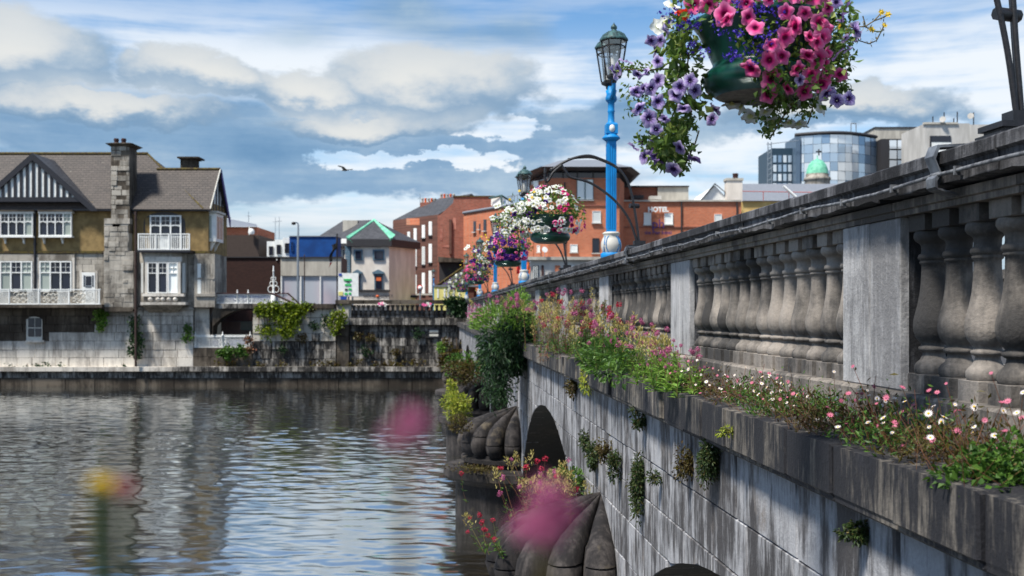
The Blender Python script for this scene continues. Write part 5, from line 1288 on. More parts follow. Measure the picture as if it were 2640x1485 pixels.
def lamp_post(loc, ztop, label, twin=True, detail=True):
    """loc: foot (z of deck); ztop: height of the finial"""
    x, y, z0 = loc; z1 = ztop - 1.05; o = thing('lamp_post', label, 'lamp post', loc, AL, 'blue lamp posts along the bridge')
    zb = z0 + 1.40
    sq = lambda prof, n=4: MB().lathe([(r * 1.414, zz) for r, zz in prof], (x, y, 0), n, False, a0=math.pi / 4 + AL)
    MB().lathe([(.30, z0), (.30, zb - .55), (.26, zb - .50), (.255, zb - .32), (.235, zb - .28), (.20, zb - .12), (.175, zb - .04)], (x, y, 0), 8, False, a0=math.pi / 8).build('base', M['lamppale'], o)
    MB().lathe([(.175, zb - .04), (.18, zb - .02), (.18, zb + .03), (.16, zb + .05)], (x, y, 0), 12).build('lower_collar', M['lampblue'], o)
    bulb = MB().lathe([(.14, zb + .045), (.155, zb + .08), (.175, zb + .15), (.172, zb + .21), (.15, zb + .28), (.125, zb + .33), (.14, zb + .36), (.15, zb + .38), (.12, zb + .40)], (x, y, 0), 16).build('bulb', M['offwhite'], o)
    mb = MB()
    for k in range(4):
        a = AL + math.pi / 4 + math.pi / 2 * k
        mb.tube([(x + r * math.cos(a + da), y + r * math.sin(a + da), zz) for r, zz, da in ((.15, zb + .06, .3), (.178, zb + .13, .14), (.180, zb + .2, .1), (.155, zb + .28, .12), (.128, zb + .33, .3))], .008, 4); mb.tube([(x + r * math.cos(a + da), y + r * math.sin(a + da), zz) for r, zz, da in ((.15, zb + .06, -.3), (.178, zb + .13, -.14), (.180, zb + .2, -.1), (.155, zb + .28, -.12), (.128, zb + .33, -.3))], .008, 4)
    mb.build('petal_lines', M['lampblue'], bulb)
    zc_ = zb + .40; H = z1 - zc_
    # square fluted shaft, collar, shield block, turned neck
    sq([(.074, zc_), (.074, zc_ + H * .62), (.082, zc_ + H * .625)]).build('shaft', M['lampblue'], o)
    mb = MB()
    for q in (-1, 0, 1):
        for (dx, dy) in ((1, 0), (0, 1), (-1, 0), (0, -1)):
            px_, py_ = (dx * .075 + (q * .04 if dx == 0 else 0)), (dy * .075 + (q * .04 if dy == 0 else 0)); c, s = math.cos(AL), math.sin(AL)
            X_, Y_ = x + px_ * c - py_ * s, y + px_ * s + py_ * c; mb.tube([(X_, Y_, zc_ + .06), (X_, Y_, zc_ + H * .60)], .009, 4)
    mb.build('shaft_ribs', M['lampblue'], o)
    zk = zc_ + H * .625
    MB().lathe([(.10, zk), (.15, zk + .04), (.15, zk + .06), (.115, zk + .09), (.10, zk + .11)], (x, y, 0), 16).build('collar', M['lampblue'], o)
    sq([(.085, zk + .105), (.098, zk + .12), (.098, zk + .27), (.08, zk + .30)]).build('shield_block', M['lampblue'], o)
    a = B(*[v for v in (0, -.10)]); sh = MB(); sh.lathe([(0, -.008), (.05, -.006), (.045, .006), (0, .012)], (0, 0, 0), 14); so2 = sh.build('oval_shield', M['frosted'], o, True); so2.matrix_basis = WM[o].inverted() @ Matrix.Translation((x + a.x, y + a.y, zk + .2)) @ Matrix.Rotation(AL, 4, 'Z') @ Matrix.Rotation(R(90), 4, 'X') @ Matrix.Diagonal((1, 1.35, 1, 1))
    zn = zk + .30; zt_ = z1
    MB().lathe([(.075, zn), (.055, zn + .03), (.055, zn + .18), (.065, zn + .2), (.055, zn + .22), (.055, zn + .34), (.085, zn + .37), (.10, zn + .40), (.095, zn + .43), (.08, zn + .48), (.095, zn + .55), (.07, zt_ - .14), (.055, zt_)], (x, y, 0), 12).build('neck', M['lampblue'], o)
    if twin:
        for q in (-1, 1):
            dv = B(0, q); mb = MB(); pts = [(0, zn + .45), (.12, zn + .42), (.22, zn + .46), (.27, zn + .58), (.24, zn + .70), (.27, z1 + .02)]
            mb.tube([(x + dv.x * u, y + dv.y * u, v) for u, v in pts], [.05, .045, .04, .035, .04, .05], 8); mb.build('arm', M['lampblue'], o)
            lantern(o, (x + dv.x * .27, y + dv.y * .27, z1 + .10))
    else: lantern(o, (x, y, z1 + .10))
    return o
LAMPS = [(3.1, 18.1, 4.85, 'nearest tall blue lamp post with twin lanterns behind the balustrade'), (3.1, 34.5, 4.70, 'second blue lamp post, left of the hotel tower'), (3.1, 49.0, 4.53, 'third blue lamp post, between first baskets and brick gable'),
         (3.1, 63.3, 4.42, 'fourth blue lamp post, left of the third along the bridge'), (3.1, 84.5, 4.70, 'fifth small blue lamp post beyond the bridge end'), (3.6, 99, 4.75, 'sixth tiny blue lamp post before the dark canopy')]
for i, (lx, ly, h, lab) in enumerate(LAMPS):
    p = B(lx, ly); lamp_post((p.x, p.y, EYE - .45), EYE + h, lab, twin=i < 4)
p = PX(1118, 0, 112); lamp_post((p.x, p.y, EYE - .6), EYE + 4.55, 'smallest blue lamp post at the foot of the brick terrace', twin=False)

# ------------------------------------------------------------------ flower meshes
def petunia_mesh(mat, seed):
    r_ = random.Random(seed); n = 20; mb = MB(); rad = []
    rings = [(0.05, -.30), (.12, -.20), (.26, -.08), (.50, .02), (.80, .03), (1.0, -.03)]
    for ri, (r, z) in enumerate(rings):
        for k in range(n):
            a = 2 * math.pi * k / n; lobe = 1 + (.13 * math.cos(5 * a) - .03 + .06 * math.sin(2 * a + seed)) * max(0, (r - .3) / .7)
            wv = (.16 * math.sin(3 * a + seed * 2.1) + .09 * math.sin(7 * a + seed) + r_.uniform(-.07, .07)) * max(0, (r - .35)) * 1.4
            mb.v.append((r * lobe * math.cos(a), r * lobe * math.sin(a), z + wv + .05 * math.cos(5 * a) * max(0, r - .4))); rad.append((r, a, 0))
    m = len(rings)
    for i in range(m - 1):
        for k in range(n): mb.f.append((i * n + k, i * n + (k + 1) % n, (i + 1) * n + (k + 1) % n, (i + 1) * n + k)); mb.sm.append(True)
    me = mb.mesh('petunia', mat); at = me.attributes.new('rad', 'FLOAT_VECTOR', 'POINT')
    at.data.foreach_set('vector', [c for v in rad for c in v])
    return me
PET = {k: [petunia_mesh(M['pet_' + k], s) for s in (1, 2, 3, 4, 5)] for k in ('pink', 'mag', 'lav', 'vio', 'white', 'purple')}
def blob_mesh(name, mat, n, r, size, seed):
    """loose ball of tiny petals (lobelia sprays, valerian heads)"""
    r_ = random.Random(seed); mb = MB()
    for i in range(n):
        d = Vector((r_.gauss(0, 1), r_.gauss(0, 1), r_.gauss(0, 1))).normalized(); p = d * r * r_.uniform(.45, 1)
        u = d.orthogonal().normalized(); v = d.cross(u)
        for k in range(4):
            a = math.pi / 2 * k + r_.random(); e = u * math.cos(a) + v * math.sin(a); mb.leaf(p, e + d * .5, d, size, size * .7, .1)
    return mb.mesh(name, mat)
LOB = [blob_mesh('lobelia_spray', M['lobelia'], 9, .026, .009, s) for s in (1, 2)]
VALP = [blob_mesh('flower_head', M['val_pink'], 34, 1.0, .34, s) for s in (3, 4)]
VALR = [blob_mesh('flower_head', M['val_red'], 34, 1.0, .34, s) for s in (5, 6)]
def rosette_mesh(name, mat, n, cen=None):
    mb = MB()
    for k in range(n): a = 2 * math.pi * k / n; mb.leaf((0, 0, 0), (math.cos(a), math.sin(a), .18), Vector((0, 0, 1)), 1.0, 2.2 / n * 1.5, .05)
    mb.lathe([(.30, -.02), (.28, .14), (.16, .22), (0, .25)], (0, 0, 0), 8)
    me = mb.mesh(name, mat); me.materials.append(cen)
    for p in me.polygons:
        if p.index >= 2 * n: p.material_index = 1
    return me
M['yeye'] = plain('yellow_disc', lin(220, 180, 50), .8)
DAI = rosette_mesh('daisy_flower', M['daisy'], 14, M['yeye']); DAIP = rosette_mesh('daisy_flower', M['daisyp'], 10, M['daisyp']); BID = rosette_mesh('yellow_flower', M['yellow'], 6, M['yeye'])
UP = Vector((0, 0, 1))
def rv(r_): return Vector((r_.gauss(0, 1), r_.gauss(0, 1), r_.gauss(0, 1))).normalized()
# ------------------------------------------------------------------ brackets and hanging baskets
BR_OUT = [(0, 0), (-.05, .39), (-.13, .755), (-.27, .96), (-.50, 1.075), (-.66, 1.107), (-.876, 1.05), (-1.08, .93)]
BR_IN = [(-.02, .02), (-.13, .33), (-.316, .57), (-.6, .77), (-.85, .84), (-.90, .90), (-.96, .985)]
BR_HK = [(-.96, .985), (-1.06, .90), (-1.12, .80), (-1.15, .79), (-1.165, .85), (-1.16, .95)]
BR_OUT1 = [(.0, 0), (-.03, .35), (-.055, .66), (-.12, 1.0), (-.32, 1.28), (-.62, 1.42), (-.9, 1.36), (-1.08, 1.22)]
BR_IN1 = [(-.03, .02), (-.075, .33), (-.135, .60), (-.20, .78), (-.36, 1.0), (-.62, 1.14), (-.96, 1.27)]
BR_HK1 = [(-.96, 1.27), (-1.06, 1.18), (-1.12, 1.08), (-1.15, 1.07), (-1.165, 1.14), (-1.16, 1.24)]
def smooth_path(pts, k=5):
    out = []
    for i in range(len(pts) - 1):
        p0, p1, p2, p3 = (Vector(pts[max(0, min(len(pts) - 1, j))]) for j in (i - 1, i, i + 1, i + 2))
        for s in range(k):
            t = s / k; out.append(.5 * (2 * p1 + (p2 - p0) * t + (2 * p0 - 5 * p1 + 4 * p2 - p3) * t * t + (3 * p1 - p0 - 3 * p2 + p3) * t ** 3))
    out.append(Vector(pts[-1])); return out
def bracket(yb, label, shapes, xb=2.60, th=.016):
    z0 = EYE + .745; p = B(xb, yb, z0); o = thing('basket_bracket', label, 'bracket', p, AL, 'black iron basket brackets on the coping')
    for nm, pts, r, dy in (('outer_rod', shapes[0], th, 0), ('outer_rod', [(a * .97 + .015, b * .985) for a, b in shapes[0][:6]] + [(shapes[0][6][0], shapes[0][6][1] + .02)], th * .7, .045), ('inner_rod', shapes[1], th, -.01), ('hook', shapes[2], th, -.01)):
        mb = MB(); mb.tube([B(xb + q[0], yb + dy, z0 + .06 + q[1]) for q in smooth_path([Vector((a, b, 0)) for a, b in pts])], r, 7); mb.build(nm, M['iron'], o)
    mb = MB(); mb.lathe([(0, -.03), (.03, 0), (0, .03)], tuple(B(xb + shapes[0][-1][0], yb, z0 + .06 + shapes[0][-1][1])), 8); mb.build('rod_ball', M['iron'], o)
    q = B(xb - .07, yb, z0 + .06 + .5); mb = MB(); mb.tube([q + B(-.05, 0), q + B(.07, .04)], .03, 8); mb.build('rod_clamp', M['iron'], o)
    mb = MB()
    for (w_, za, zb_) in ((.16, 0, .03), (.13, .03, .05), (.15, .05, .075), (.07, .075, .13)):
        c = [B(xb + u * w_, yb + v * w_, 0) for u, v in ((-1, -.7), (1, -.7), (1, .7), (-1, .7))]
        mb.add([(q.x, q.y, z0 + za) for q in c] + [(q.x, q.y, z0 + zb_) for q in c], [(0, 3, 2, 1), (4, 5, 6, 7), (0, 1, 5, 4), (1, 2, 6, 5), (2, 3, 7, 6), (3, 0, 4, 7)])
    mb.build('base_plates', M['iron'], o)
    return B(xb + shapes[2][3][0], yb, z0 + .06 + shapes[2][3][1])
BOWL = [(0, .004), (.16, .0), (.19, .008), (.235, .04), (.248, .075), (.240, .105), (.215, .128), (.205, .135), (.205, .15), (.235, .22), (.268, .29), (.285, .31), (.290, .33), (.280, .335), (.262, .30)]
def basket(c, hook, label):
    """c: centre of the bowl's underside"""
    o = thing('hanging_basket', label, 'hanging basket', c, 0, 'flower baskets hanging over the river')
    mb = MB(); mb.lathe(BOWL[2:], tuple(c), 40); mb.build('bowl', M['bowl'], o)
    mb = MB(); mb.lathe(BOWL[:3], tuple(c), 40); mb.build('underside', M['bowlb'], o)
    mb = MB(); mb.lathe([(0, .30), (.262, .30)], tuple(c), 24); mb.build('soil', M['soil'], o)
    mb = MB()
    for k in range(4): a = .5 + math.pi / 2 * k; mb.tube([c + Vector((.27 * math.cos(a), .27 * math.sin(a), .33)), hook], .004, 4)
    mb.build('chain', M['iron'], o)
    return o
def put_flower(o, kinds, p, n, size, r_):
    k = r_.choice(kinds); me = r_.choice(PET[k]); s = size * r_.uniform(.78, 1.18)
    fold = r_.random() < .2
    place(me, 'petunia', o, p, facing(n, r_.random() * 6.28), (s * (.62 if fold else r_.uniform(.85, 1.05)), s * r_.uniform(.8, 1.05), s * (2.4 if fold else r_.uniform(.7, 1.4))))
# --- the near basket, large in the frame
D1 = 4.66
hk = bracket(4.56, 'iron bracket at right edge holding the large near basket', (BR_OUT1, BR_IN1, BR_HK1), th=.0135)
c1 = PX(1962, 254, D1)
bk = basket(c1, Vector((c1.x, c1.y, hk.z)), 'largest nearest basket, pink and lavender petunias in green bowl')
r1 = random.Random(11)
def zpt(u, v, off=0.0): return PX(1580 + u / 3.15, v / 3.15, D1 + off)      # enlarged-crop coordinates of the photo
PINK = [(775, 40), (905, 120), (925, 160), (1100, 140), (1160, 225), (1405, 95), (1560, 105), (1480, 215), (1675, 180), (1400, 300), (1600, 300), (1690, 310), (1290, 365), (1270, 490), (1375, 455), (1585, 450), (1665, 480), (1120, 560), (1610, 605), (1290, 640), (1420, 720), (1555, 745), (1695, 680), (1265, 765),
        (1745, 600), (1845, 605), (1745, 430), (1725, 510), (1725, 250), (1085, 25), (650, 40), (1280, -10), (1480, -40), (1640, -30), (720, -30), (950, -40), (1160, -70), (1750, 60), (1380, -60), (1660, 340), (1500, 560)]
LAV = [(365, 500), (365, 655), (550, 705), (630, 655), (668, 735), (510, 770), (575, 880), (420, 965), (250, 715), (190, 745), (310, 720), (368, 825), (295, 960), (212, 880), (352, 1050), (1815, 20), (1820, 815), (1920, 800)]
VIO = [(165, 1190), (230, 1160), (255, 1270), (325, 1275), (385, 1290), (440, 1295), (500, 1300), (490, 1375), (660, 1290), (805, 970), (830, 890), (40, 560), (5, 590), (110, 500), (200, 605), (270, 585), (385, 330), (430, 250), (340, 410), (1900, 60), (1890, 310), (1825, 440), (1910, 410), (1975, 240), (1985, 300), (1870, 130), (1735, 760), (1520, 650), (180, 910), (320, 1180), (540, 1200), (310, 330), (1780, 740)]
WHT = [(370, 215), (425, 190), (480, 50), (965, 850), (1030, 870), (1115, 950), (1240, 915), (1290, 985), (1430, 1005), (1510, 1015), (1670, 800), (1685, 875), (1465, 850)]
def outward(p, k=.55):
    d = Vector((p.x - c1.x, p.y - c1.y, (p.z - c1.z - .15) * .8)); d.normalize(); return d
BOWLC = Vector((c1.x, c1.y, c1.z + .2))
def surf_off(u, v):
    """how far towards the viewer the flower mass bulges at this spot"""
    du, dv = (u - 1250) / 700, (v - 250) / 620; return -.34 * max(0, 1 - .75 * (du * du + dv * dv)) - .03
for (u, v) in PINK:
    p = zpt(u, v, surf_off(u, v)); put_flower(bk, ['pink'], p, Vector((r1.uniform(-.4, .35) + (u - 1350) / 1500, -1, r1.uniform(-.45, .3))), .042, r1)
for (u, v) in LAV:
    p = zpt(u, v, surf_off(u, v) * .6 - .16); put_flower(bk, ['lav'], p, Vector((r1.uniform(-.4, .4), -1, r1.uniform(-.3, .3))), .035, r1)
for (u, v) in VIO:
    p = zpt(u, v, surf_off(u, v) * .4 + r1.uniform(-.16, .06)); sx_ = -1 if u < 1000 else 1
    put_flower(bk, ['vio', 'lav', 'lav'], p, Vector((sx_ * r1.uniform(.2, 1.2), r1.uniform(-.8, .5), r1.uniform(-1.0, .1))), .034, r1)
for (u, v) in WHT:
    p = zpt(u, v, r1.uniform(-.05, .2)); put_flower(bk, ['white'], p, Vector((r1.uniform(-.6, .6), .6, -.5 + r1.uniform(-.5, .5))), .042, r1)
for (u, v) in [(450, 130), (500, 110), (540, 90), (460, 180), (650, 180), (700, 200), (600, 220), (560, 190), (690, 150), (980, 50), (1010, 30), (1150, 80), (1190, 60), (1250, 110), (1330, 40), (1340, 90), (640, 390), (700, 370), (760, 420), (720, 440), (610, 380), (940, 420), (975, 440), (1030, 430), (1040, 290), (985, 270), (860, 230), (830, 210), (1260, 290), (1180, 340), (1210, 350), (1120, 420), (1200, 430), (1140, 490), (1320, 235), (420, 90), (520, 60)]:
    for _ in range(1): place(r1.choice(LOB), 'lobelia_spray', bk, zpt(u + r1.uniform(-22, 22), v + r1.uniform(-22, 22), surf_off(u, v) - .0), facing(rv(r1)), r1.uniform(.85, 1.2))
YEL = [(1862, 200), (1900, 250), (2100, 240), (2205, 205), (2180, 100), (2235, 118), (1845, 215)]
mbst = MB()
for (u, v) in YEL: place(BID, 'yellow_flower', bk, zpt(u, v, .02), facing((r1.uniform(-.3, .5), -1, r1.uniform(-.2, .6))), .017)
for path in ([(1800, 190), (1950, 220), (2050, 215), (2120, 170), (2180, 105)], [(2050, 215), (2080, 235), (2100, 240)], [(1950, 225), (2000, 330), (2080, 355), (2140, 330), (2200, 215)], [(2030, 130), (2045, 180), (2050, 215)], [(2120, 170), (2200, 140), (2235, 118)], [(2080, 235), (2150, 260), (2190, 250)], [(1740, 620), (1850, 610), (1935, 550)]):
    mbst.tube([zpt(u, v, .02) for u, v in path], .0028, 4)
    for (u, v) in path[1:]:
        for _ in range(5): mbst.leaf(zpt(u + r1.uniform(-14, 14), v + r1.uniform(-14, 14), .02), rv(r1), UP, .022, .005)
mb = MB()
for _ in range(18): mb.leaf(zpt(585 + r1.gauss(0, 22), 125 + r1.gauss(0, 28), -.2), Vector((r1.gauss(0, 1), -1, r1.gauss(0, 1))), UP, .028, .022)
mb.build('orange_blossom', M['orangefl'], bk, kind='stuff')
# leaves: (u0,u1,v0,v1,n,off0,off1)
mb = MB(); mbw = MB()
def leaf_zone(pts, n, spread, L, o0, o1):
    for _ in range(n):
        i = r1.randrange(len(pts) - 1); t = r1.random(); u = pts[i][0] + (pts[i + 1][0] - pts[i][0]) * t; v = pts[i][1] + (pts[i + 1][1] - pts[i][1]) * t; s = spread[i] + (spread[min(i + 1, len(spread) - 1)] - spread[i]) * t
        u += max(-s, min(s, r1.gauss(0, s * .5))); v += max(-s * .8, min(s * .8, r1.gauss(0, s * .4))); p = zpt(u, v, r1.uniform(o0, o1)); d = rv(r1) + Vector((0, -.3, -.35)); w_ = r1.uniform(.45, .75)
        l_ = L * r1.uniform(.6, 1.25); mb.leaf(p, d, rv(r1), l_, l_ * w_)
leaf_zone([(560, 200), (520, 420), (560, 620), (560, 850), (520, 1050), (420, 1200), (420, 1250)], 800, [140, 160, 190, 200, 170, 150, 120], .048, -.12, .16)
leaf_zone([(520, 1100), (600, 1230), (560, 1330), (540, 1400)], 160, [110, 90, 70, 40], .030, -.1, .08)
leaf_zone([(300, 1100), (260, 1180)], 60, [90, 90], .03, -.08, .08)
leaf_zone([(620, -60), (900, 0), (1200, 0), (1500, 20), (1750, 80)], 900, [230, 260, 280, 260, 200], .040, -.28, .30)
leaf_zone([(1560, 120), (1620, 330), (1580, 520), (1540, 680)], 1050, [300, 340, 340, 260], .036, -.26, .25)
leaf_zone([(1100, 180), (1250, 330), (1330, 560), (1320, 700)], 420, [160, 200, 190, 150], .034, -.30, -.16)
leaf_zone([(1780, 0), (1860, 220), (1850, 420), (1830, 640), (1840, 800)], 420, [150, 130, 110, 90, 90], .03, -.1, .25)
leaf_zone([(1200, 850), (1400, 850), (1600, 830)], 300, [150, 170, 130], .032, -.05, .3)
leaf_zone([(1300, 900), (1270, 1010), (1265, 1090)], 110, [160, 90, 40], .028, 0, .2)
leaf_zone([(20, 560), (150, 540), (330, 540)], 90, [50, 50, 60], .026, -.05, .05)
leaf_zone([(200, 700), (250, 900)], 130, [150, 160], .028, -.1, .1)
mb.build('foliage', M['leaf_basket'], bk, kind='stuff')
for path in ([(560, 300), (545, 520), (530, 800), (450, 1060)], [(640, 900), (620, 1020), (450, 1120), (300, 1090)], [(700, 1060), (670, 1160), (560, 1400)], [(450, 560), (250, 570), (20, 560)], [(1500, 820), (1380, 950), (1280, 1120)], [(620, 420), (590, 640), (640, 900)], [(560, 500), (520, 640)], [(1640, 800), (1600, 960), (1580, 1010)]):
    mbst.tube([zpt(u, v, r1.uniform(-.06, .02)) for u, v in path], .0035, 4)
mbst.build('stems', M['stem'], bk, kind='stuff')
# --- the four smaller baskets
def small_basket(yb, label, blabel, pal, seed, tro=(-.48, .08), trz=.17):
    """pal: list of (kinds, direction bias, count)"""
    r_ = random.Random(seed); hk = bracket(yb, blabel, (BR_OUT, BR_IN, BR_HK)); c = B(1.50, yb, EYE + .84)
    o = basket(c, hk, label); top = c + Vector((0, 0, .30))
    mb = MB()
    for _ in range(1300):
        d = rv(r_); d.z = abs(d.z); rr = r_.uniform(.55, 1); p = top + Vector((d.x * .44, d.y * .42, d.z * .40)) * rr; mb.leaf(p, d + rv(r_) * .8, rv(r_), r_.uniform(.03, .055), .026)
    tr = c + B(tro[0], 0, tro[1])
    for _ in range(500):
        q = Vector((r_.gauss(0, .13), r_.gauss(0, .13), r_.gauss(0, trz))); mb.leaf(tr + q, rv(r_) + Vector((0, 0, -.5)), rv(r_), r_.uniform(.03, .055), .026)
    mb.build('foliage', M['leaf_basket'], o, kind='stuff')
    for kinds, bias, n in pal:
        for _ in range(n):
            if bias == 'trail': q = Vector((max(-.3, min(.3, r_.gauss(0, .14))), -abs(r_.gauss(.08, .06)), max(-1.6 * trz, min(2 * trz, r_.gauss(.04, trz))))); p = tr + q; nrm = Vector((q.x - .1, -.8, q.z + .1))
            else:
                d = rv(r_); d.y = -abs(d.y) - .15; d += Vector(bias) * .9; d.normalize()
                if d.z < -.25: d.z = -.25
                p = top + Vector((d.x * .43, d.y * .42, d.z * .41 - (.06 if d.z < .1 else 0))); nrm = d + rv(r_) * .35
            put_flower(o, kinds, p, nrm, .041, r_)
    mb = MB()
    for _ in range(9): p = top + Vector((r_.uniform(-.5, .3), -.3, r_.uniform(.05, .42))); place(BID, 'yellow_flower', o, p, facing((r_.uniform(-.4, .4), -1, .4)), .022)
    return o
small_basket(13.15, 'basket of mostly white petunias, second nearest over the river', 'arched iron bracket holding the mostly white basket', [(['white'], (-.1, -.2, .2), 95), (['pink', 'mag'], (.9, 0, -.2), 26), (['white', 'white', 'white', 'purple'], 'trail', 60), (['mag', 'purple', 'pink'], (-.3, -.2, .6), 14)], 3, (-.40, .26), .10)
small_basket(20.0, 'purple and pink basket, third in the row, below the white one', 'thin bracket behind the white basket holding the purple one', [(['purple'], (-.3, -.4, .1), 95), (['pink'], (.5, -.4, -.1), 52), (['purple', 'white'], 'trail', 34), (['white'], (-.4, 0, .9), 14)], 4)
small_basket(32.8, 'fourth small basket, pink on top and purple at right', 'small bracket for the fourth basket along the parapet', [(['pink', 'mag'], (-.4, -.4, .3), 60), (['purple'], (.6, -.4, 0), 60), (['white', 'purple', 'purple'], 'trail', 30)], 5)
small_basket(45.7, 'farthest tiny basket with cream and purple flowers by hedge', 'farthest bracket for the tiny cream and purple basket', [(['white', 'mag'], (-.3, -.2, .2), 40), (['purple', 'white'], 'trail', 36)], 6)
# ------------------------------------------------------------------ plants on the bridge
def bush(name, label, cat, c, rad, n, L, mat, seed, droop=0.0, group=None, shell=.55, W=.5, lumps=5):
    """leafy mass made of several uneven clumps"""
    r_ = random.Random(seed); o = thing(name, label, cat, c, 0, group); mb = MB(); c = Vector(c)
    cl = [(Vector((r_.uniform(-.55, .55) * rad[0], r_.uniform(-.55, .55) * rad[1], r_.uniform(-.55, .55) * rad[2])), r_.uniform(.45, .75)) for _ in range(lumps)]
    for _ in range(n):
        q, k = r_.choice(cl); d = rv(r_); rr = r_.uniform(shell, 1) * k
        p = c + q + Vector((d.x * rad[0], d.y * rad[1], d.z * rad[2])) * rr
        dd = d + rv(r_) * .7 + Vector((0, 0, -droop)); l_ = L * r_.uniform(.6, 1.3); mb.leaf(p, dd, rv(r_) + UP, l_, l_ * W)
    mb.build('foliage', mat, o, kind='stuff'); st = MB()
    for q, k in cl: st.tube([c + Vector((0, 0, -rad[2] * .3)), c + q * .5, c + q], [.008, .006, .003], 4)
    st.build('stems', M['stem'], o, kind='stuff')
    return o, cl
def valerian(name, label, base, n_stem, h, spread, seed, heads=(VALP,), plume=.35, lean=(0, 0, 0), leafn=10, hs=.035, leafmat_='leaf', group=None, leafL=.07):
    """upright tuft: leafy stems ending in flower heads or yellow seed plumes"""
    r_ = random.Random(seed); base = Vector(base); o = thing(name, label, 'plant', base, 0, group)
    lf, st, pm = MB(), MB(), MB()
    for i in range(n_stem):
        b = base + B(r_.gauss(0, spread[0] * .5), r_.gauss(0, spread[1] * .5)); hh = h * r_.uniform(.45, 1.1)
        t = b + Vector(lean) * hh + B(r_.gauss(0, .22) * hh, r_.gauss(0, .22) * hh) + Vector((0, 0, hh)); mid = b.lerp(t, .5) + rv(r_) * hh * .07
        st.tube([b, mid, t], [.004, .003, .002], 3, False)
        for k in range(leafn):
            q = r_.random() ** 1.4 * .85; p = b.lerp(mid, q * 2) if q < .5 else mid.lerp(t, q * 2 - 1); d = rv(r_); d.z = abs(d.z) * .6 - .1; l_ = leafL * r_.uniform(.6, 1.2) * (1.15 - q * .6); lf.leaf(p, d, UP, l_, l_ * .36)
        if r_.random() < plume:
            for k in range(60):
                q = r_.random(); p = t + (t - mid).normalized() * (-.34 * hh * q + .03) + rv(r_) * (.012 + .055 * q); pm.leaf(p, rv(r_) + UP * 1.2, rv(r_), .042, .011, 0)
        else:
            k_ = r_.choice(heads); 
            for e in range(r_.choice((1, 1, 2))): place(r_.choice(k_), 'flower_head', o, t + rv(r_) * hs * .9 * e, facing(rv(r_)), hs * r_.uniform(.7, 1.15))
    lf.build('leaves', M[leafmat_], o, kind='stuff'); st.build('stems', M['drystem'] if plume > .4 else M['stem'], o, kind='stuff')
    if pm.f: pm.build('seed_plumes', M['plume'], o, kind='stuff')
    return o
LZ = EYE - .60
V = 'valerian tufts on the ledge'
valerian('valerian', 'pink valerian tuft on ledge beside the big shrub', B(2.05, 18.6, LZ), 30, .72, (.35, 1.6), 21, (VALP,), .45, hs=.04, group=V)
valerian('valerian', 'yellow plumed valerian tuft in front of the third pedestal', B(2.08, 15.6, LZ), 60, .84, (.35, 1.7), 22, (VALP, VALP, VALR), .55, hs=.04, group=V, leafn=16)
valerian('valerian', 'tall valerian with crimson heads left of the near balusters', B(2.10, 13.4, LZ), 52, .68, (.35, 1.5), 23, (VALR, VALP), .36, hs=.04, group=V, leafn=16)
valerian('valerian', 'leafy valerian with scattered pink heads below the balusters', B(2.06, 11.4, LZ), 46, .52, (.35, 1.3), 24, (VALP,), .25, leafn=16, hs=.03, group=V)
valerian('valerian', 'last valerian tuft toward camera, before the bright green weed', B(2.08, 9.8, LZ), 30, .42, (.3, .9), 25, (VALP,), .22, leafn=18, hs=.028, leafmat_='leaf_lt', group=V)
valerian('leafy_weed', 'bright green leafy weed between valerian and daisies', B(2.0, 8.6, LZ), 34, .30, (.3, .9), 26, (VALP,), .0, leafn=26, hs=.012, leafmat_='leaf_lt', leafL=.085)
bush('ledge_shrub', 'undergrowth of dark leaves along the ledge under the valerian', 'shrub', B(2.12, 13.0, LZ + .10), (.28, 3.6, .22), 3600, .065, M['leaf'], 31, lumps=16)
bush('dry_growth', 'brown dry stems trailing over ledge right of the shrub', 'plant', B(1.92, 16.9, LZ - .04), (.16, 1.1, .12), 700, .06, M['drystem'], 32, droop=.5, W=.12, lumps=7)
bush('hanging_tuft', 'yellow-green tuft hanging below the ledge edge', 'plant', B(1.86, 12.6, LZ - .22), (.10, .45, .2), 420, .05, M['leaf_yl'], 33, droop=.6, W=.3, lumps=6)
# the big shrub spilling over pier two
sp = B(1.62, 21.6, LZ + .05)
o, cl = bush('buddleia', 'big dark green shrub spilling over ledge above the second pier', 'shrub', sp, (.50, 1.1, .62), 5200, .13, M['leaf_dk'], 41, droop=.5, W=.30, lumps=13)
r_ = random.Random(42); mb = MB()
for _ in range(1500):
    d = rv(r_); p = Vector(sp) + Vector((d.x * .62 - .10, d.y * .9 - .2, abs(d.z) * .55 + .22)) * r_.uniform(.75, 1.05); mb.leaf(p, d + UP * .6 + rv(r_) * .5, rv(r_), r_.uniform(.06, .13), .030)
mb.build('pale_shoots', M['leaf_lt'], o, kind='stuff')
mb = MB()
for _ in range(1400):
    t = r_.random(); p = Vector(sp) + B(-.22 + r_.gauss(0, .22) * (1 - t * .5), r_.gauss(-.4, .30), -.35 - .85 * t + r_.gauss(0, .08)); mb.leaf(p, rv(r_) + Vector((0, 0, -1.0)), rv(r_), r_.uniform(.07, .13), .036)
mb.build('hanging_foliage', M['leaf_dk'], o, kind='stuff')
mb = MB()
for i in range(14):
    q = Vector(sp) + B(r_.uniform(-.55, .3), r_.uniform(-1.0, .5), r_.uniform(.35, .8)); hh = r_.uniform(.12, .25)
    for k in range(26): t = r_.random(); mb.leaf(q + Vector((-.3, -.1, .6)) * hh * t + rv(r_) * .025, rv(r_), UP, .03, .012)
mb.build('pink_spikes', M['val_pink'], o, kind='stuff')
valerian('valerian', 'pink valerian crown on top of the big dark shrub', Vector(sp) + Vector((.1, -.4, .35)), 26, .5, (.5, .9), 43, (VALP,), .2, hs=.045, leafL=.09, group=V)
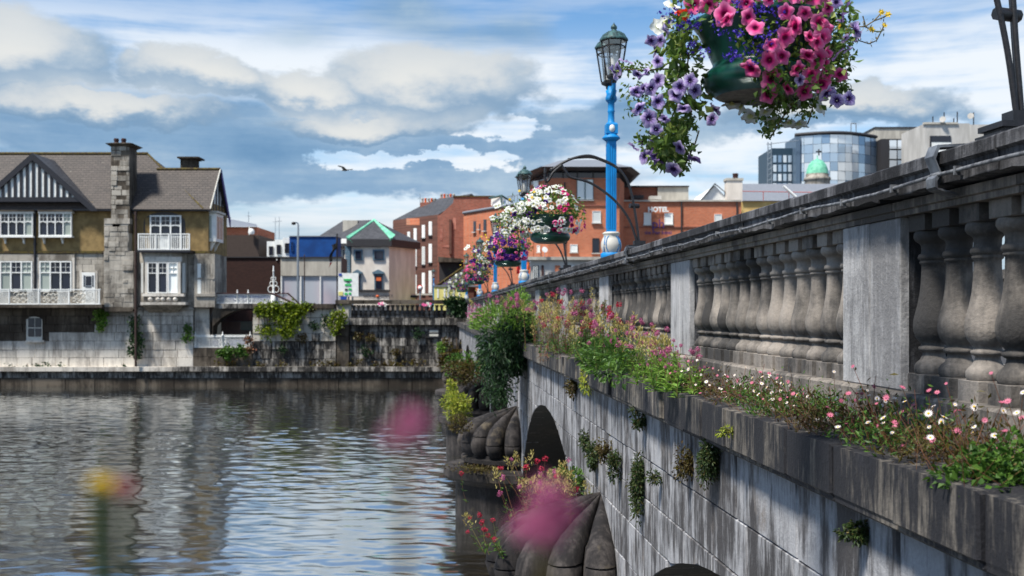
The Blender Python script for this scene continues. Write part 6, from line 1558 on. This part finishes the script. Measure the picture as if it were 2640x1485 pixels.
bush('pale_shrub', 'pale green shrub against balustrade above the big dark shrub', 'shrub', B(2.15, 23.6, EYE - .05), (.42, .9, .5), 1500, .09, M['leaf_lt'], 44, W=.3, lumps=8)
bush('pink_buddleia', 'pinkish shoots sticking out left of the big dark shrub', 'shrub', B(1.15, 23.4, EYE + .02), (.28, .4, .2), 420, .08, M['val_pink'], 45, W=.22, lumps=5)
# daisies near the camera
def daisies(label, y0, y1, n, seed, h=.16, group='daisy clumps on the near ledge', green=.5, sz=.0145):
    r_ = random.Random(seed); yc = (y0 + y1) / 2; o = thing('daisy_clump', label, 'plant', B(2.1, yc, LZ), 0, group); st, lf = MB(), MB()
    for i in range(int(n * 1.25)):
        yy = r_.gauss(yc, (y1 - y0) * .30); xx = r_.uniform(1.82, 2.34); b = B(xx + (2.15 - xx) * .3, yy, LZ - .0)
        t = b + B(r_.gauss(-.05, .09), r_.gauss(0, .06), abs(r_.gauss(h * .8, h * .35)) + .02)
        st.tube([b, b.lerp(t, .5) + rv(r_) * .012, t], .0014, 3, False)
        if r_.random() < .72: place(DAI if r_.random() < .62 else DAIP, 'daisy_flower', o, t, facing((r_.uniform(-1, .3), r_.uniform(-1, .2), r_.uniform(.1, 1.2))), (sz if r_.random() < .6 else sz * .65) * r_.uniform(.8, 1.2))
    cls = [r_.gauss(yc, (y1 - y0) * .30) for _ in range(7)]
    for i in range(int(n * 29)):
        yy = r_.gauss(r_.choice(cls), .07); xx = r_.uniform(1.86, 2.36); zz = LZ + abs(r_.gauss(0, h * .5)) * (1 - .3 * (xx - 1.86)); d = rv(r_) + UP * .5; l_ = r_.uniform(.016, .04); lf.leaf(B(xx, yy, zz), d, rv(r_), l_, l_ * .34)
    for i in range(int(n * .7)):
        b = B(r_.uniform(1.84, 2.3), r_.gauss(yc, (y1 - y0) * .3), LZ); st.tube([b, b + Vector((r_.gauss(-.03, .07), r_.gauss(0, .07), r_.uniform(.05, h * 1.2)))], .0012, 3, False)
    lf.build('leaves', M['leaf'] if green > .5 else M['moss_pl'], o, kind='stuff'); st.build('stems', M['drystem'], o, kind='stuff')
daisies('daisy clump right after the bright weed, farthest of the daisies', 6.8, 8.3, 46, 51, .15, green=.4)
daisies('dense daisy clump below the near pedestal left joint', 5.6, 6.9, 52, 52, .17, green=.6)
daisies('sparse pink and white daisies below the near pedestal', 4.85, 5.7, 46, 53, .17, green=.4)
daisies('large white daisies under the nearest balusters', 4.25, 5.0, 44, 54, .19, sz=.0165, green=.6)
daisies('daisies at right edge behind the mint-like bush', 3.65, 4.3, 34, 55, .20, sz=.016, green=.4)
bush('green_cushion', 'small green cushion plant on ledge below the near pedestal', 'plant', B(2.22, 5.95, LZ + .06), (.10, .22, .10), 620, .022, M['leaf'], 56, W=.6)
bush('mint_bush', 'rounded bright leafy bush on the ledge at right edge', 'shrub', B(2.02, 3.72, LZ + .05), (.14, .22, .11), 800, .028, M['leaf'], 57, W=.7, lumps=9)
bush('mint_underside', 'darker leaves at the foot of the right edge bush', 'plant', B(1.98, 3.78, LZ + .0), (.14, .30, .08), 420, .034, M['leaf'], 58, W=.7, lumps=7)
# tufts rooted in the spandrel joints: photo column/row, distance found on the wall face
def onwall(px, py, x=SPX - .03):
    th = math.atan((px - CX) / F) + AL; y = x / math.tan(th); d = x * math.sin(AL) + y * math.cos(AL); return B(x, y, EYE - (py - HY) * d / F)
WT = [(1832, 1180, .20, .22, 1000, 'large wall plant hanging from cornice shadow above the near arch', 'wallfern'), (1645, 1250, .13, .34, 800, 'long green tuft hanging midway down the streaked wall', 'wallfern'), (1532, 1178, .12, .14, 260, 'small round tuft left of the brown one on streaked wall', 'wallfern'),
      (1590, 1205, .10, .13, 240, 'small tuft between round and long tufts on the wall', 'wallfern'), (1564, 1160, .07, .12, 160, 'little brown tuft high on the streaked wall', 'moss_pl'), (1508, 1138, .07, .11, 140, 'leftmost little tuft by vertical crack on the wall', 'wallfern'),
      (1768, 1190, .08, .22, 320, 'dry brown plant left of the large wall plant', 'moss_pl'), (1650, 1075, .10, .10, 220, 'tuft dangling from the ledge moulding above the wall', 'wallfern'), (2205, 1372, .08, .10, 240, 'dark creeper under the cornice at right', 'wallfern'), (1690, 1230, .04, .07, 90, 'tiny green tuft right of the long tuft', 'wallfern'), (1475, 985, .16, .12, 240, 'brown tuft under the ledge above second arch', 'moss_pl'), (1885, 1110, .02, .04, 60, 'single yellow-green sprig on the dark cornice face', 'leaf_yl')]
for i, (px, py, ra, rz, n, lab, mt) in enumerate(WT):
    p = onwall(px, py, SPX - .05 if i != 11 else 1.84); bush('wall_plant', lab, 'plant', p, (.09, ra * (p.y / 9), rz * (p.y / 9)), int(n * 2.4), .034 * max(.7, p.y / 10), M[mt], 60 + i, droop=.5, shell=.15, group='plants rooted in the bridge wall', W=.5, lumps=6)
# growth on the cutwaters
p = B(1.40, 12.7, EYE - 2.34)
valerian('valerian', 'reddish valerian growing on the nearest cutwater', p, 46, .58, (.55, .8), 71, (VALR, VALP), .55, lean=(-.25, 0, 0), hs=.035, group='plants on the cutwaters', leafL=.08)
valerian('valerian', 'crimson valerian leaning over water left of near cutwater', B(.72, 11.8, EYE - 2.62), 9, .34, (.15, .3), 72, (VALR,), .25, lean=(-.45, 0, 0), hs=.03, group='plants on the cutwaters')
bush('cutwater_growth', 'leafy growth in the gap behind the nearest cutwater', 'shrub', B(1.72, 13.3, EYE - 2.15), (.25, .5, .32), 1000, .07, M['leaf'], 73, lumps=7)
bush('moss_cushion', 'rusty moss cushion on the second cutwater head', 'moss', B(.72, 23.0, EYE - 2.35), (.30, .3, .18), 700, .05, M['moss_pl'], 74, droop=.3)
bush('moss_fringe', 'moss along the moulding of the second cutwater slab', 'moss', B(.95, 22.6, EYE - 3.24), (.62, .5, .05), 700, .05, M['moss_pl'], 75, lumps=9)
o, _ = bush('yellow_bush', 'yellow-green bush rooted on the third cutwater above water', 'shrub', PX(1178, 1048, 27.5), (.45, .4, .42), 1300, .085, M['leaf_yl'], 76, W=.45, lumps=8)
bush('yellow_bush', 'slim tall yellow-green shoot left of the big shrub', 'shrub', PX(1168, 1000, 27.8), (.14, .14, .32), 380, .08, M['leaf_yl'], 77, W=.45, lumps=5)
bush('third_pier_growth', 'brownish pink weeds on the far cutwaters under the shrub', 'shrub', PX(1196, 962, 33), (.75, .6, .35), 1100, .11, M['moss_pl'], 78, lumps=9)
bush('third_pier_leaves', 'green weeds among brown ones on the far cutwaters', 'shrub', PX(1205, 940, 34), (.75, .6, .45), 900, .12, M['leaf'], 79, lumps=9)
bush('lime_tuft', 'lime green tuft on dark wall left of the big shrub', 'plant', PX(1141, 900, 60), (.32, .2, .30), 220, .16, M['leaf_lt'], 80)
# ------------------------------------------------------------------ ivy and weeds on the far quay and house
def ivy(label, pts, n, L, mat, seed, d=D - .12, name='ivy', cat='ivy', stems=True):
    """leaves spread over a polygon outline (photo pixels) on the wall face"""
    r_ = random.Random(seed); xs = [p[0] for p in pts]; ys = [p[1] for p in pts]; o = thing(name, label, cat, PX(sum(xs) / len(xs), max(ys), d)); mb = MB(); k = 0; st = MB()
    def inside(x, y):
        c = False; j = len(pts) - 1
        for i in range(len(pts)):
            if (pts[i][1] > y) != (pts[j][1] > y) and x < (pts[j][0] - pts[i][0]) * (y - pts[i][1]) / (pts[j][1] - pts[i][1]) + pts[i][0]: c = not c
            j = i
        return c
    cl = []
    while len(cl) < max(6, n // 22):
        x, y = r_.uniform(min(xs), max(xs)), r_.uniform(min(ys), max(ys))
        if inside(x, y): cl.append((x, y))
    for _ in range(n):
        x, y = r_.choice(cl); x += r_.gauss(0, 5); y += r_.gauss(0, 5)
        p = PX(x, y, d - abs(r_.gauss(0, .09))); l_ = L * r_.uniform(.6, 1.3); mb.leaf(p, rv(r_) + Vector((0, -.5, -.5)), rv(r_) + Vector((0, -1, 0)), l_, l_ * .8)
    mb.build('foliage', mat, o, kind='stuff')
    for (x, y) in cl[:8]: st.tube([PX(x, min(ys), d + .02), PX(x + 3, y, d)], .015, 3)
    st.build('stems', M['drystem'], o, kind='stuff')
ivy('bright ivy sheet draped over the pale wall right of the white fence', [(655, 785), (800, 782), (772, 828), (752, 868), (728, 868), (716, 842), (690, 812), (664, 806)], 2400, .17, M['ivy'], 91, D - .35)
ivy('thin ivy strands hanging left of the bright ivy sheet', [(655, 800), (700, 812), (712, 850), (690, 880), (664, 850)], 300, .14, M['ivy'], 92)
ivy('yellow flowered creeper on the quay pilaster', [(852, 808), (888, 800), (884, 832), (866, 860), (852, 850)], 520, .16, M['ivy'], 93, D - .4)
ivy('leafy creeper hanging from the house balcony end', [(250, 800), (275, 802), (270, 848), (252, 850)], 420, .15, M['leaf_lt'], 94)
ivy('dark creeper climbing the house downpipe', [(334, 820), (358, 815), (366, 870), (356, 935), (330, 925), (338, 870)], 800, .15, M['leaf_dk'], 95, D - .3)
ivy('weedy shrub on the dark wall below the white fence', [(560, 898), (625, 896), (640, 910), (600, 920), (565, 918)], 600, .18, M['leaf'], 96, D - .25, 'wall_shrub', 'shrub')
ivy('small green creeper at the house corner left of the fence', [(474, 840), (490, 842), (492, 880), (478, 880)], 200, .14, M['leaf'], 97)
ivy('pink weeds at the right end of the white fence', [(630, 872), (655, 870), (655, 905), (640, 910)], 160, .14, M['drystem'], 98, D - .2, 'wall_shrub', 'plant')
ivy('hedge-like ivy capping the balustrade where quay meets bridge', [(1145, 770), (1205, 770), (1205, 800), (1185, 815), (1165, 800)], 900, .2, M['leaf_dk'], 99, D - 1.0)
ivy('weeds along the foot of the blackened quay wall', [(560, 936), (860, 934), (1120, 930), (1120, 946), (560, 946)], 700, .15, M['moss_pl'], 100, D - .25, 'wall_weeds', 'weeds')
ivy('scattered weeds on the ledge below the house', [(0, 938), (240, 940), (330, 936), (330, 946), (0, 946)], 120, .15, M['leaf_dk'], 101, D - .3, 'wall_weeds', 'weeds')
ivy('scrub between quay end and the far cutwaters', [(1130, 880), (1200, 870), (1205, 960), (1140, 950)], 500, .2, M['moss_pl'], 102, 60, 'wall_shrub', 'shrub')
for i, (x, y, s) in enumerate(((776, 872, 12), (812, 840, 9), (806, 790, 8), (838, 822, 12), (925, 870, 10), (945, 905, 9), (1020, 905, 8), (730, 900, 8), (955, 870, 7), (1075, 860, 8))):
    ivy(['round tuft below the bright ivy', 'tuft high on pale patch left of pilaster', 'tuft just under coping left of pilaster', 'bushy tuft close to the pilaster', 'tuft just right of the pilaster', 'streaky weed lower right of pilaster', 'green tuft low in the middle of the black wall', 'faint tuft low below the bright ivy', 'small tuft right of the pilaster, higher one', 'tuft left of the wall plaque'][i], [(x - s, y - s * .7), (x + s, y - s * .6), (x + s * .6, y + s), (x - s * .5, y + s)], 90, .14, M['leaf_dk'] if i % 2 else M['moss_pl'], 110 + i, D - .12, 'wall_tuft', 'plant')
for (px, lab) in ((985, 'left flower pot on the quay balustrade'), (1100, 'right flower pot on the quay balustrade')):
    a = PX(px, 800, D - .45); o = thing('flower_pot', lab, 'flower pot', a); MB().lathe([(.10, 0), (.18, .22), (.2, .25), (.17, .26)], tuple(a), 12).build('pot', M['black'], o)
    for i in range(10): place(PET['white'][i % 3] if i % 3 else PET['pink'][0], 'petunia', o, a + Vector((rnd.uniform(-.22, .22), -.1, .28 + rnd.uniform(0, .16))), facing((rnd.uniform(-.4, .4), -1, .5)), .09)
# ------------------------------------------------------------------ out-of-focus flowers right in front of the lens, rooted in the near wall
def near_stem(top, foot, mat, r=.0042):
    mb = MB(); mid = top.lerp(foot, .5) + Vector((.002, 0, 0)); mb.tube([top, mid, foot], [r * .8, r, r * 1.1], 6); return mb
def near_flower(px, py, d, size, meshes, label, nheads, seed, foot_dx=0.0, stem=None, sr=.0018):
    r_ = random.Random(seed); t = PX(px, py, d); ft = Vector((t.x + foot_dx, d + .02, 4.165)); o = thing('near_flower', label, 'flower', ft)
    near_stem(t, ft, None, sr).build('stem', stem or M['stem'], o)
    mb = MB()
    for k in range(4): p = t.lerp(ft, .35 + .15 * k); mb.leaf(p, Vector((r_.choice((-1, 1)), r_.uniform(-.3, .3), .6)), UP, .02, .007)
    mb.build('leaves', M['leaf'], o)
    for i in range(nheads):
        q = rv(r_) * size * (.9 if nheads > 1 else 0); q.y *= .4; place(r_.choice(meshes), 'flower_head', o, t + q, facing(rv(r_)), size * r_.uniform(.55, .8) if nheads > 1 else size)
near_flower(1400, 1318, .40, .0090, VALP, 'large blurred pink flower closest to lens at bottom centre', 7, 1)
near_flower(1032, 1085, .34, .0060, VALP, 'blurred purplish pink flower head over the open water', 5, 2, .004)
YB = blob_mesh('flower_head', M['yellow'], 40, 1.0, .5, 8)
near_flower(262, 1252, .42, .0044, [YB], 'blurred yellow flower button over the water at left', 1, 3, -.004, M['leaf_dk'], .0045)
near_flower(322, 1262, .42, .0042, VALR, 'blurred dark red bud beside the yellow one', 1, 4, -.003, M['leaf_dk'], .0022)
